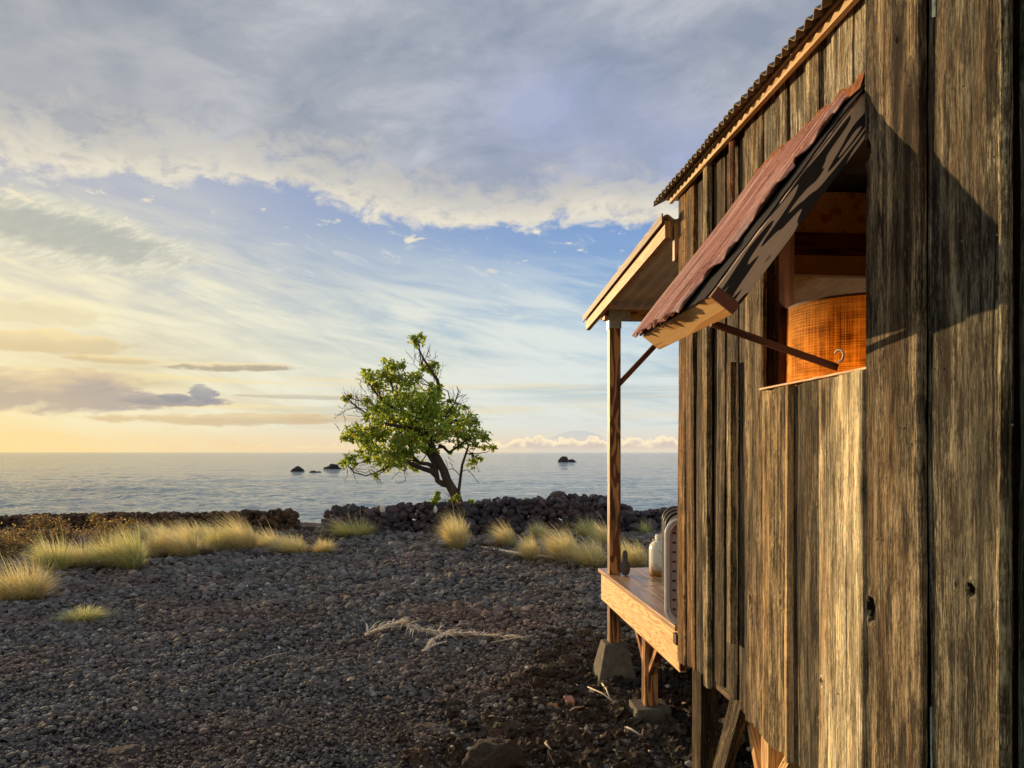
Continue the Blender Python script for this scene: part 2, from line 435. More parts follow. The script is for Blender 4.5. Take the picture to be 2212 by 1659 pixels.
def weathered(name, dark=(0.018, 0.013, 0.009, 1), mid=(0.115, 0.098, 0.074, 1), light=(0.44, 0.405, 0.325, 1), ochre=(0.26, 0.13, 0.035, 1), och=0.5, moss=0.3, rings=0.6):
    m, g = mat(name)
    u, v, _ = g.sep(g.tc('UV'))
    tone = g.attr('tone')
    wp = g.noise(g.xyz(u * 1.1, v * 6.0, 1.0), 1.0, 3, 0.5)
    kn = g.voro(g.xyz(u * 1.3, v * 6.0, 0.0), 1.0, 'F1')                       # knots bend the grain
    knot = g.smooth(kn, 0.20, 0.0)
    vv = v + (wp - 0.5) * 0.045 + knot * 0.02
    g1 = g.noise(g.xyz(u * 7, vv * 260, 2.0), 1.0, 5, 0.6)
    g2 = g.noise(g.xyz(u * 1.6, vv * 46, 5.0), 1.0, 7, 0.65)
    g3 = g.noise(g.xyz(u * 1.6, vv * 10, 8.0), 1.0, 5, 0.6)
    spk = g.noise(g.xyz(u * 34, v * 190, 9.0), 1.0, 3, 0.65)
    ring = g.m('SINE', (vv * 620 + wp * 22)) * 0.5 + 0.5
    g4 = g.noise(g.xyz(u * 12, v * 120, 15.0), 1.0, 4, 0.65)
    rm_ = g.smooth(g.noise(g.xyz(u * 0.6, v * 4, 27.0), 1.0, 2, 0.5), 0.42, 0.6)
    fleck = g.noise(g.xyz(u * 45, v * 230, 51.0), 1.0, 5, 0.75)
    blot = g.noise(g.xyz(u * 5, v * 22, 53.0), 1.0, 8, 0.7, 0.3)
    val = g.lin(g2, 0.36, 0.64) * 0.26 + g.lin(g4, 0.36, 0.64) * 0.22 + g.lin(fleck, 0.38, 0.62) * 0.26 + g.lin(blot, 0.34, 0.66) * 0.30 - 0.04
    ring = g.m('SINE', g.m('ADD', (vv * 620 + wp * 22) * (1.0 - knot), kn * 60 * knot)) * 0.5 + 0.5
    ring = ring * g.clamp(rm_ + knot)
    tr_ = g.sep(tone)[0]
    sm_ = g.smooth(tr_, 1.3, 1.8)
    val = val * (1.0 - sm_ * 0.5) + sm_ * 0.27
    crack = g.smooth(g.noise(g.xyz(u * 0.55, vv * 52, 13.0), 1.0, 4, 0.55), 0.36, 0.31)
    val = val - ring * 0.24 * rings
    c = g.ramp(g.lin(val, 0.17, 0.74), [(0, dark), (0.34, mid), (0.72, light), (1, tuple(min(1, x * 1.5) for x in light[:3]) + (1,))])
    om = g.smooth(g.noise(g.xyz(u * 0.9, v * 7, 21.0), 1.0, 5, 0.6), 0.48, 0.66) * och
    c = g.mix(om, c, g.mix(g1, g.mix(0.5, dark, ochre), ochre))
    mm = g.smooth(g.noise(g.xyz(u * 1.3, v * 5, 31.0), 1.0, 6, 0.65), 0.5, 0.66) * moss
    c = g.mix(mm, c, (0.022, 0.026, 0.018, 1))
    st_ = g.noise(g.xyz(u * 1.1, v * 13, 44.0), 1.0, 6, 0.62)
    c = g.mix(1.0, c, g.mix(g.lin(st_, 0.33, 0.62), (0.36, 0.36, 0.36, 1), (1.5, 1.46, 1.36, 1)), 'MULTIPLY')
    c = g.mix(1.0, c, tone, 'MULTIPLY')
    # dark rot streaks and bare, worn silver spots
    rot_ = g.smooth(g.noise(g.xyz(u * 3.5, v * 34, 61.0), 1.0, 9, 0.75, 0.2), 0.53, 0.62)
    c = g.mix(rot_ * 0.8 * (1.0 - sm_ * 0.7), c, (0.016, 0.012, 0.009, 1))
    worn = g.smooth(g.noise(g.xyz(u * 13, v * 110, 67.0), 1.0, 8, 0.78), 0.57, 0.64)
    c = g.mix(worn * 0.75, c, g.mix(1.0, (0.72, 0.64, 0.50, 1), tone, 'MULTIPLY'))
    c = g.mix(crack * 0.92, c, (0.006, 0.005, 0.004, 1))
    c = g.mix(g.smooth(kn, 0.15, 0.06) * 0.85, c, (0.05, 0.025, 0.014, 1))
    g.put(g.p.inputs['Base Color'], c)
    g.p.inputs['Roughness'].default_value = 0.82
    g.p.inputs['Specular IOR Level'].default_value = 0.25
    h = g1 * 0.4 + g2 * 0.8 - ring * 0.30 * rings - crack * 1.3 + fleck * 0.5 - knot * 0.2
    bump(g, h + g4 * 0.6 - rot_ * 0.5 + worn * 0.4, 0.009, 1.0)
    return m


def grained(name, dark, light, fu=0.7, fv=7.0, bands=9.0, edge=(0.35, 0.65), rough=0.55, spec=0.4, patch=0.0, patchc=(0.02, 0.01, 0.006, 1), fine=0.25):
    """sawn softwood: contour rings drawn out along the length (uv.u)"""
    m, g = mat(name)
    u, v, _ = g.sep(g.tc('UV'))
    n = g.noise(g.xyz(u * fu, v * fv, 3.0), 1.0, 2.0, 0.45, 0.25)
    w = g.m('SINE', n * (bands * 6.283)) * 0.5 + 0.5
    f1 = g.noise(g.xyz(u * 3, v * 320, 6.0), 1.0, 4, 0.6)
    w2 = g.smooth(w + (f1 - 0.5) * fine, edge[0], edge[1])
    c = g.mix(w2, dark, light)
    c = g.mix(g.lin(f1, 0.3, 0.7, 0.0, 0.22), c, dark)
    if patch:
        pm = g.smooth(g.noise(g.xyz(u * 2.2, v * 9, 16.0), 1.0, 3, 0.5), 0.5, 0.62)
        c = g.mix(pm * patch, c, patchc)
    c = g.mix(1.0, c, g.attr('tone'), 'MULTIPLY')
    g.put(g.p.inputs['Base Color'], c)
    g.p.inputs['Roughness'].default_value = rough
    g.p.inputs['Specular IOR Level'].default_value = spec
    bump(g, w2 * 0.6 + f1 * 0.5, 0.0012, 0.7)
    return m


def simple(name, c, rough=0.7, metal=0.0, spec=0.4, var=0.25, scale=20, bd=0.002, bs=0.5):
    m, g = mat(name)
    o = g.tc('Object')
    n = g.noise(o, scale, 5, 0.6)
    dk = tuple(x * (1 - var) for x in c[:3]) + (1,)
    lt = tuple(min(1, x * (1 + var)) for x in c[:3]) + (1,)
    cc = g.mix(g.lin(n, 0.3, 0.7), dk, lt)
    g.put(g.p.inputs['Base Color'], cc)
    g.p.inputs['Roughness'].default_value = rough; g.p.inputs['Metallic'].default_value = metal
    g.p.inputs['Specular IOR Level'].default_value = spec
    if bs: bump(g, n, bd, bs)
    return m


M = {}
M['plank'] = weathered('weathered_plank')
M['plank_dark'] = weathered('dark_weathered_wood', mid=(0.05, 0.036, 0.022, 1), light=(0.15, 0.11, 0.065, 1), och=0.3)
M['deckpine'] = grained('oiled_pine', (0.52, 0.27, 0.095, 1), (0.84, 0.56, 0.26, 1), 0.9, 13, 15, (0.1, 0.75))
M['deckboard'] = grained('deck_board_pine', (0.40, 0.22, 0.12, 1), (0.56, 0.34, 0.19, 1), 0.7, 7, 6, (0.1, 0.9), 0.35, 0.5)
M['post'] = grained('scorched_post_wood', (0.16, 0.048, 0.014, 1), (0.62, 0.29, 0.10, 1), 1.6, 11, 7, (0.3, 0.7), 0.45, 0.5, 0.7)
M['zebra'] = grained('charred_grain_wood', (0.030, 0.020, 0.016, 1), (0.80, 0.54, 0.35, 1), 1.3, 12, 9, (0.42, 0.50), 0.6, 0.3, 0.0, fine=0.10)
M['newwood'] = grained('pale_new_timber', (0.62, 0.33, 0.12, 1), (0.85, 0.56, 0.27, 1), 0.8, 12, 8, (0.1, 0.8))
M['redwood'] = grained('red_brown_timber', (0.09, 0.025, 0.010, 1), (0.20, 0.06, 0.025, 1), 0.8, 8, 6, (0.2, 0.8))
M['concrete'] = simple('rough_concrete', (0.15, 0.13, 0.10, 1), 0.9, 0, 0.2, 0.35, 18, 0.006, 0.6)
M['galv'] = simple('galvanised_steel', (0.45, 0.44, 0.40, 1), 0.5, 0.7, 0.5, 0.2, 30)
M['roofmetal'] = simple('weathered_corrugated_iron', (0.17, 0.13, 0.085, 1), 0.7, 0.2, 0.35, 0.45, 7)
M['porchmetal'] = simple('porch_corrugated_sheet', (0.82, 0.72, 0.52, 1), 0.6, 0.1, 0.35, 0.2, 4)
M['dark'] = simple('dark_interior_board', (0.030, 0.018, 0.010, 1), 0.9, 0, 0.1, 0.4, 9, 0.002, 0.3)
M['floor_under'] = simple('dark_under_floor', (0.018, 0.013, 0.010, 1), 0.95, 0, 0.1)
M['near_black'] = simple('near_black_matte', (0.016, 0.012, 0.010, 1), 0.85, 0, 0.2, 0.4, 60)
M['rust'] = simple('rusty_flashing', (0.26, 0.085, 0.025, 1), 0.8, 0.1, 0.2, 0.5, 40)
M['cream'] = simple('cream_painted_board', (0.62, 0.46, 0.22, 1), 0.7, 0, 0.2, 0.15, 6)


def red_sheet():
    m, g = mat('faded_red_paint')
    o = g.tc('Object'); x, y, z = g.sep(o)
    n = g.noise(g.xyz(x * 3, y * 30, z * 3), 1.0, 6, 0.6)
    n2 = g.noise(o, 55, 4, 0.65)
    c = g.ramp(g.lin(n, 0.3, 0.7), [(0, (0.34, 0.10, 0.060, 1)), (0.5, (0.68, 0.31, 0.21, 1)), (1, (0.92, 0.62, 0.46, 1))])
    c = g.mix(g.smooth(n2, 0.58, 0.68) * 0.6, c, (0.05, 0.02, 0.015, 1))
    g.put(g.p.inputs['Base Color'], c); g.p.inputs['Roughness'].default_value = 0.75
    bump(g, n + n2 * 0.4, 0.003, 0.6)
    return m
M['red'] = red_sheet()


def matting():
    m, g = mat('woven_lauhala_matting')
    o = g.tc('Object'); x, y, z = g.sep(o)
    a = (x + z) * 70; b = (x - z) * 70
    ck = g.m('SINE', a * 3.14) * g.m('SINE', b * 3.14)
    n = g.noise(o, 14, 5, 0.6)
    c = g.mix(g.smooth(ck, -0.4, 0.4), (0.55, 0.38, 0.14, 1), (0.72, 0.52, 0.22, 1))
    c = g.mix(g.smooth(n, 0.5, 0.6) * 0.7, c, (0.34, 0.20, 0.07, 1))
    g.put(g.p.inputs['Base Color'], c); g.p.inputs['Roughness'].default_value = 0.7
    bump(g, ck, 0.003, 0.6)
    return m
M['mat'] = matting()


def burlap():
    m, g = mat('orange_burlap')
    o = g.tc('UV'); u, v, _ = g.sep(o)
    a = g.noise(g.xyz(u * 8, v * 300, 0), 1.0, 3, 0.6)
    b = g.noise(g.xyz(u * 420, v * 4, 4), 1.0, 3, 0.6)
    big = g.noise(g.xyz(u * 18, v * 9, 7), 1.0, 4, 0.6)
    f = g.lin(a * 0.4 + b * 0.35 + big * 0.25, 0.41, 0.58)
    c = g.ramp(f, [(0, (0.20, 0.070, 0.008, 1)), (0.5, (0.66, 0.31, 0.035, 1)), (1, (0.92, 0.52, 0.10, 1))])
    g.put(g.p.inputs['Base Color'], c); g.p.inputs['Roughness'].default_value = 0.9
    tr = g.n('ShaderNodeBsdfTranslucent'); g.put(tr.inputs[0], c)
    mx = g.n('ShaderNodeMixShader'); mx.inputs[0].default_value = 0.38
    g.nt.links.new(g.p.outputs[0], mx.inputs[1]); g.nt.links.new(tr.outputs[0], mx.inputs[2])
    g.nt.links.new(mx.outputs[0], g.out.inputs[0])
    bump(g, a + b, 0.002, 0.5)
    return m
M['burlap'] = burlap()


def lava(name, base, var, rsh=0.9, warm=0.5, sc_=9.0):
    m, g = mat(name)
    o = g.tc('Object')
    n = g.noise(o, sc_ * 9, 6, 0.68)
    n2 = g.noise(o, sc_ * 0.09, 4, 0.6)
    c = g.mix(g.lin(n, 0.3, 0.7), tuple(x * (1 - var) for x in base[:3]) + (1,), tuple(x * (1 + var) for x in base[:3]) + (1,))
    c = g.mix(g.smooth(n2, 0.45, 0.62) * warm, c, (base[0] * 1.15, base[1] * 0.86, base[2] * 0.72, 1))
    c = g.mix(1.0, c, g.attr('tone'), 'MULTIPLY')
    g.put(g.p.inputs['Base Color'], c); g.p.inputs['Roughness'].default_value = rsh
    g.p.inputs['Specular IOR Level'].default_value = 0.3
    bump(g, n + g.noise(o, sc_ * 30, 3, 0.6) * 0.4, 0.012, 0.9)
    return m
M['gravel'] = lava('lava_gravel', (0.150, 0.140, 0.130, 1), 0.6)
M['lava'] = lava('lava_rock', (0.085, 0.072, 0.072, 1), 0.5)
M['ground'] = lava('lava_ground', (0.060, 0.052, 0.046, 1), 0.4)
M['clinker'] = lava('brown_clinker', (0.070, 0.053, 0.038, 1), 0.6)
M['coral'] = simple('white_coral', (0.75, 0.70, 0.62, 1), 0.9, 0, 0.2, 0.15, 60)


def leafy(name, trans=0.45, rough=0.55):
    m, g = mat(name)
    c = g.attr('tone')
    g.put(g.p.inputs['Base Color'], c); g.p.inputs['Roughness'].default_value = rough
    g.p.inputs['Specular IOR Level'].default_value = 0.3
    tr = g.n('ShaderNodeBsdfTranslucent'); g.put(tr.inputs[0], g.mix(1.0, c, (1.3, 1.25, 0.8, 1), 'MULTIPLY'))
    mx = g.n('ShaderNodeMixShader'); mx.inputs[0].default_value = trans
    g.nt.links.new(g.p.outputs[0], mx.inputs[1]); g.nt.links.new(tr.outputs[0], mx.inputs[2])
    g.nt.links.new(mx.outputs[0], g.out.inputs[0])
    return m
M['leaf'] = leafy('green_leaf', 0.55)
M['grass'] = leafy('dry_grass', 0.4, 0.8)
M['bark'] = simple('grey_brown_bark', (0.075, 0.055, 0.042, 1), 0.9, 0, 0.2, 0.5, 30, 0.01, 0.8)
M['twig'] = simple('bare_twig_bark', (0.16, 0.115, 0.085, 1), 0.9, 0, 0.2, 0.3, 30)
M['drywood'] = simple('bleached_dry_wood', (0.74, 0.62, 0.46, 1), 0.85, 0, 0.2, 0.35, 40)


def sea_mat():
    m, g = mat('sea_water')
    o = g.tc('Object'); x, y, z = g.sep(o)
    dist = g.m('SQRT', x * x + y * y)
    c = g.noise(g.xyz(x * 0.012, y * 0.05, 9.0), 1.0, 4, 0.6)
    h = g.noise(g.xyz(x * 1.6, y * 2.2, 0.0), 1.0, 3, 0.6) * 0.30
    for fx, fy, am, sd in ((0.6, 0.7, 0.46, 3.0), (0.2, 0.22, 0.9, 6.0), (0.06, 0.07, 1.8, 11.0)):
        h = h + g.noise(g.xyz(x * fx, y * fy, sd), 1.0, 2, 0.5, 0.2) * am
    base = g.mix(g.smooth(c, 0.4, 0.62), (0.16, 0.225, 0.27, 1), (0.22, 0.285, 0.32, 1))
    g.put(g.p.inputs['Base Color'], base)
    g.p.inputs['Roughness'].default_value = 0.07
    g.p.inputs['IOR'].default_value = 1.33
    g.p.inputs['Specular IOR Level'].default_value = 0.5
    bump(g, h, 0.8, 1.0)
    return m
M['sea'] = sea_mat()


# ---------------------------------------------------------------- coordinates
def P(px, py, Y):
    """world point seen at pixel (px, py) of a 2212-wide frame, at depth Y"""
    return Vector(((px - 1106) / F * Y, Y, CAMZ + (977 - py) / F * Y))


def PG(px, py, z=0.0):
    """point on the level z seen at a pixel below the horizon"""
    Y = F * (CAMZ - z) / (py - 977)
    return Vector(((px - 1106) / F * Y, Y, z))


# ---------------------------------------------------------------- ground
def gz(X, Y):
    X = np.asarray(X, float); Y = np.asarray(Y, float)
    z = 0.05 * fbm(X * 0.35, Y * 0.35, seed=5, oct=3) + 0.02 * fbm(X * 1.6, Y * 1.6, seed=9, oct=3)
    near = np.clip((9 - Y) / 5, 0, 1) * np.clip((X + 1.5) / 2, 0, 1)
    z = z * (1 - 0.4 * near)
    z = z + np.clip((-X - 3) / 6, 0, 1) * np.clip((14 - Y) / 8, 0, 1) * 0.10
    t = np.clip((Y - 19.5) / 12.0, 0, 1)
    z = z - 4.6 * t * t * (3 - 2 * t)
    return z


def ground():
    xs = np.concatenate([[-400, -200, -100, -60, -40], np.arange(-30, -9, 0.4), np.arange(-9, 7, 0.055), np.arange(7, 30, 0.4), [40, 60, 100, 200, 400]])
    ys = np.concatenate([[-400, -200, -100, -50, -20, -10, -5], np.arange(-3, 3.0, 0.3), np.arange(3.0, 12, 0.05), np.arange(12, 22, 0.10), np.arange(22, 40, 0.5)])
    X, Y = np.meshgrid(xs, ys)
    Z = gz(X, Y)
    fine = np.clip((22 - Y) / 2, 0, 1)
    Z = Z + fine * 0.018 * fbm(X * 9, Y * 9, seed=31, oct=3, gain=0.6)
    nx, ny = len(xs), len(ys)
    V = np.stack([X.ravel(), Y.ravel(), Z.ravel()], 1)
    i = np.arange(nx * ny).reshape(ny, nx)
    Fc = np.stack([i[:-1, :-1].ravel(), i[:-1, 1:].ravel(), i[1:, 1:].ravel(), i[1:, :-1].ravel()], 1)
    np_mesh('ground', V, Fc, M['ground'], smooth=True, tone=np.ones((len(V), 3)), kind='structure')
ground()


# sea: one sheet to the horizon, with real wave relief where it can be seen
def sea():
    inv = np.linspace(1 / 34.0, 1 / 4000.0, 430)
    ys = np.concatenate([1 / inv, np.geomspace(5000, 45000, 14)])
    us = np.concatenate([[-12, -6, -3, -1.6], np.linspace(-0.80, 0.55, 860), [1.2, 3, 6, 12]])
    U, Y = np.meshgrid(us, ys)
    X = U * Y
    rng = np.random.default_rng(77)
    Z = np.zeros_like(X)
    dy = np.gradient(ys)[:, None]; dx = 0.0016 * Y
    for k in range(110):
        lam = 0.9 * (60 / 0.9) ** rng.random()
        th = math.radians(rng.normal(20, 42)); kx, ky = math.sin(th) * 2 * math.pi / lam, math.cos(th) * 2 * math.pi / lam
        amp = lam * 0.0040 * min(1.0, (2.5 / lam) ** 0.95)
        step = np.maximum(abs(ky) * dy, abs(kx) * dx)
        f = np.clip((2.4 - step) / 1.2, 0, 1)
        Z += amp * f * np.sin(kx * X + ky * Y + rng.random() * 6.283)
    Z *= 1 + 0.5 * fbm(X * 0.02, Y * 0.02, seed=4, oct=2)
    V = np.stack([X.ravel(), Y.ravel(), -3.2 + Z.ravel()], 1)
    i = np.arange(X.size).reshape(len(ys), len(us))
    Fc = np.stack([i[:-1, 1:].ravel(), i[:-1, :-1].ravel(), i[1:, :-1].ravel(), i[1:, 1:].ravel()], 1)
    # rows run outwards, so turn the faces up
    e1 = V[Fc[:, 1]] - V[Fc[:, 0]]; e2 = V[Fc[:, 2]] - V[Fc[:, 0]]
    if np.cross(e1, e2)[:, 2].mean() < 0: Fc = Fc[:, ::-1]
    np_mesh('sea', V, Fc, M['sea'], smooth=True, kind='structure')
sea()


# ---------------------------------------------------------------- rocks
def ico(sub):
    import bmesh
    bm = bmesh.new(); bmesh.ops.create_icosphere(bm, subdivisions=sub, radius=1.0)
    V = np.array([v.co[:] for v in bm.verts]); Fc = np.array([[v.index for v in f.verts] for f in bm.faces])
    bm.free(); return V, Fc


def rock_templates(sub, n, amp, freq=1.1, seed=0, cut=0.0, oct=3):
    V0, Fc = ico(sub); out = []
    for i in range(n):
        o = seed * 17 + i * 7.3
        d = 1 + amp * fbm(V0[:, 0] * freq + o, V0[:, 1] * freq + o * 1.3, V0[:, 2] * freq - o, seed=seed + i * 5, oct=oct, gain=0.55)
        V = V0 * d[:, None]
        if cut:      # flat broken faces
            rng = np.random.default_rng(seed * 100 + i)
            for _ in range(6):
                nrm = rng.normal(size=3); nrm /= np.linalg.norm(nrm)
                t = V @ nrm - rng.uniform(cut, cut + 0.25)
                V = V - np.where(t > 0, t * 0.85, 0)[:, None] * nrm
        out.append(V)
    return out, Fc


def rand_rot(n, rng):
    q = rng.normal(size=(n, 4)); q /= np.linalg.norm(q, axis=1)[:, None]
    w, x, y, z = q.T
    return np.stack([np.stack([1 - 2 * (y * y + z * z), 2 * (x * y - z * w), 2 * (x * z + y * w)], 1),
                     np.stack([2 * (x * y + z * w), 1 - 2 * (x * x + z * z), 2 * (y * z - x * w)], 1),
                     np.stack([2 * (x * z - y * w), 2 * (y * z + x * w), 1 - 2 * (x * x + y * y)], 1)], 1)


def scatter(pos, size, templates, Fc, rng, flat=0.25, tone=None, stretch=0.3):
    """pos (n,3), size (n,) -> V, F, tone"""
    n = len(pos)
    tid = rng.integers(0, len(templates), n)
    T = np.stack(templates)[tid]                               # n,k,3
    T = T * (1 + rng.uniform(-stretch, stretch, (n, 1, 3)))
    T = np.einsum('nij,nkj->nki', rand_rot(n, rng), T)
    T[:, :, 2] *= (1 - flat)
    T = T * size[:, None, None] + pos[:, None, :]
    k = T.shape[1]
    Fa = (Fc[None] + (np.arange(n) * k)[:, None, None]).reshape(-1, 3)
    if tone is None: tone = np.ones((n, 3))
    return T.reshape(-1, 3), Fa, np.repeat(tone, k, axis=0)


def tones(n, rng, spread=0.35, hue=0.10):
    b = np.exp(rng.normal(0, spread, n))[:, None]
    t = np.ones((n, 3)) * b
    t[:, 0] *= 1 + rng.normal(0, hue, n); t[:, 2] *= 1 + rng.normal(0, hue, n)
    return np.clip(t, 0.2, 3.0)


def gravel():
    rng = np.random.default_rng(3)
    T, Fc = rock_templates(1, 12, 0.42, 1.5, 1, cut=0.66)
    Vs, Fs, Ts, b = [], [], [], 0
    # bands of distance: (y0, y1, stones per m2, mean radius)
    for y0, y1, dens, r in ((3.6, 4.6, 2600, 0.0115), (4.6, 5.6, 2100, 0.0128), (5.6, 7.0, 1450, 0.0150), (7.0, 8.6, 850, 0.0195), (8.6, 10.5, 480, 0.0255), (10.5, 13.5, 260, 0.034), (13.5, 18.5, 105, 0.049)):
        xw0, xw1 = -0.70 * y1 - 1.5, 0.40 * y1 + 0.5
        n = int((y1 - y0) * (xw1 - xw0) * dens)
        Y = rng.uniform(y0, y1, n); X = rng.uniform(xw0, xw1, n)
        keep = (X > -0.68 * Y - 1.4) & (X < 0.36 * Y + 0.5)
        cz = np.clip((X + 0.35 - 0.10 * (Y - 4) + 0.5 * fbm(X * 1.1, Y * 1.1, seed=3, oct=2)) / 0.9, 0, 1) * np.clip((8.2 - Y) / 2.2, 0, 1)
        keep = keep & (rng.random(n) > cz * 0.92)
        X, Y = X[keep], Y[keep]; n = len(X)
        cl = fbm(X * 1.3, Y * 1.3, seed=71, oct=2)
        s = r * np.exp(rng.normal(0, 0.38, n)) * (1 + 0.25 * cl)
        s = np.clip(s, r * 0.4, r * 2.8)
        pos = np.stack([X, Y, gz(X, Y) + s * 0.35 + 0.012 * rng.random(n)], 1)
        t = tones(n, rng, 0.30, 0.05)
        pale = rng.random(n) < 0.012
        t[pale] *= 2.2
        w = np.clip(fbm(X * 0.7 + 9, Y * 0.7, seed=77, oct=2), 0, 1)[:, None]
        t = t * (1 + w * np.array([0.20, 0.02, -0.10]))
        V, F_, tn = scatter(pos, s, T, Fc, rng, 0.25, t)
        Vs.append(V); Fs.append(F_ + b); Ts.append(tn); b += len(V)
    np_mesh('lava_gravel', np.concatenate(Vs), np.concatenate(Fs), M['gravel'], tone=np.concatenate(Ts), kind='stuff',
            label='dark lava gravel covering the ground between the grass and the shack', category='gravel')
    # rough clinker under and beside the shack
    T2, F2 = rock_templates(2, 12, 0.75, 2.6, 4, oct=4)
    n = 21000
    Y = rng.uniform(3.7, 8.0, n); X = rng.uniform(-0.9, 5.0, n)
    w = np.clip((X + 0.35 - 0.10 * (Y - 4) + 0.5 * fbm(X * 1.1, Y * 1.1, seed=3, oct=2)) / 0.9, 0, 1) * np.clip((8.2 - Y) / 2.2, 0, 1)
    keep = rng.random(n) < w
    X, Y = X[keep], Y[keep]; n = len(X)
    s = np.clip(0.017 * np.exp(rng.normal(0, 0.6, n)), 0.006, 0.07)
    pos = np.stack([X, Y, gz(X, Y) + s * 0.3], 1)
    T3, F3 = rock_templates(3, 10, 0.55, 2.6, 14, oct=5)
    tc_ = tones(n, rng, 0.30, 0.07); big = s > 0.021
    Va, Fa_, ta = scatter(pos[~big], s[~big], T2, F2, rng, 0.15, tc_[~big])
    Vb, Fb_, tb = scatter(pos[big], s[big], T3, F3, rng, 0.15, tc_[big])
    np_mesh('lava_clinker', np.concatenate([Va, Vb]), np.concatenate([Fa_, Fb_ + len(Va)]), M['clinker'], tone=np.concatenate([ta, tb]), kind='stuff',
            label='rough brown lava clinker strewn under the shack floor', category='clinker')
    # white coral chips
    T3, F3 = rock_templates(1, 6, 0.5, 1.6, 8, cut=0.5)
    n = 1000
    Y = 3.7 + 9 * rng.random(n) ** 2.2; X = rng.uniform(-4.5, 2.6, n)
    keep = rng.random(n) < np.where((X > -0.8) & (Y < 6.5), 0.85, 0.16)
    X, Y = X[keep], Y[keep]; n = len(X)
    s = np.clip(0.0115 * np.exp(rng.normal(0, 0.5, n)), 0.004, 0.03)
    pos = np.stack([X, Y, gz(X, Y) + 0.035 + s * 0.3], 1)
    t = tones(n, rng, 0.25, 0.04); t[rng.random(n) < 0.4] *= np.array([0.62, 0.50, 0.36])
    V, F_, tn = scatter(pos, s, T3, F3, rng, 0.35, np.clip(t, 0, 1.2), 0.5)
    m, g = mat('coral_chips')
    g.put(g.p.inputs['Base Color'], g.mix(1.0, (0.62, 0.57, 0.48, 1), g.attr('tone'), 'MULTIPLY')); g.p.inputs['Roughness'].default_value = 0.85
    np_mesh('coral_rubble', V, F_, m, tone=tn, kind='stuff', label='small white and tan coral chips scattered over the dark gravel', category='coral chips')
gravel()


def boulder(name, p, sx, sy, sz, seed, mt, rz=0.0, sub=5, amp=0.30, cut=0.6, freq=1.3, sink=0.25, flat=False, **tags):
    T, Fc = rock_templates(sub, 1, amp, freq, seed, cut=cut, oct=6)
    V = T[0] * np.array([sx, sy, sz])
    d = V / np.linalg.norm(V, axis=1)[:, None]
    V = V + d * (min(sx, sz) * 0.05 * fbm(V[:, 0] * 26, V[:, 1] * 26, V[:, 2] * 26, seed=seed, oct=3))[:, None]
    c, s = math.cos(rz), math.sin(rz)
    V = np.stack([V[:, 0] * c - V[:, 1] * s, V[:, 0] * s + V[:, 1] * c, V[:, 2]], 1)
    o = np_mesh(name, V, Fc, mt, tone=np.ones((len(V), 3)), smooth=not flat, **tags)
    o.location = (p[0], p[1], p[2] + sz * (1 - sink) - sz * 0.3)
    return o


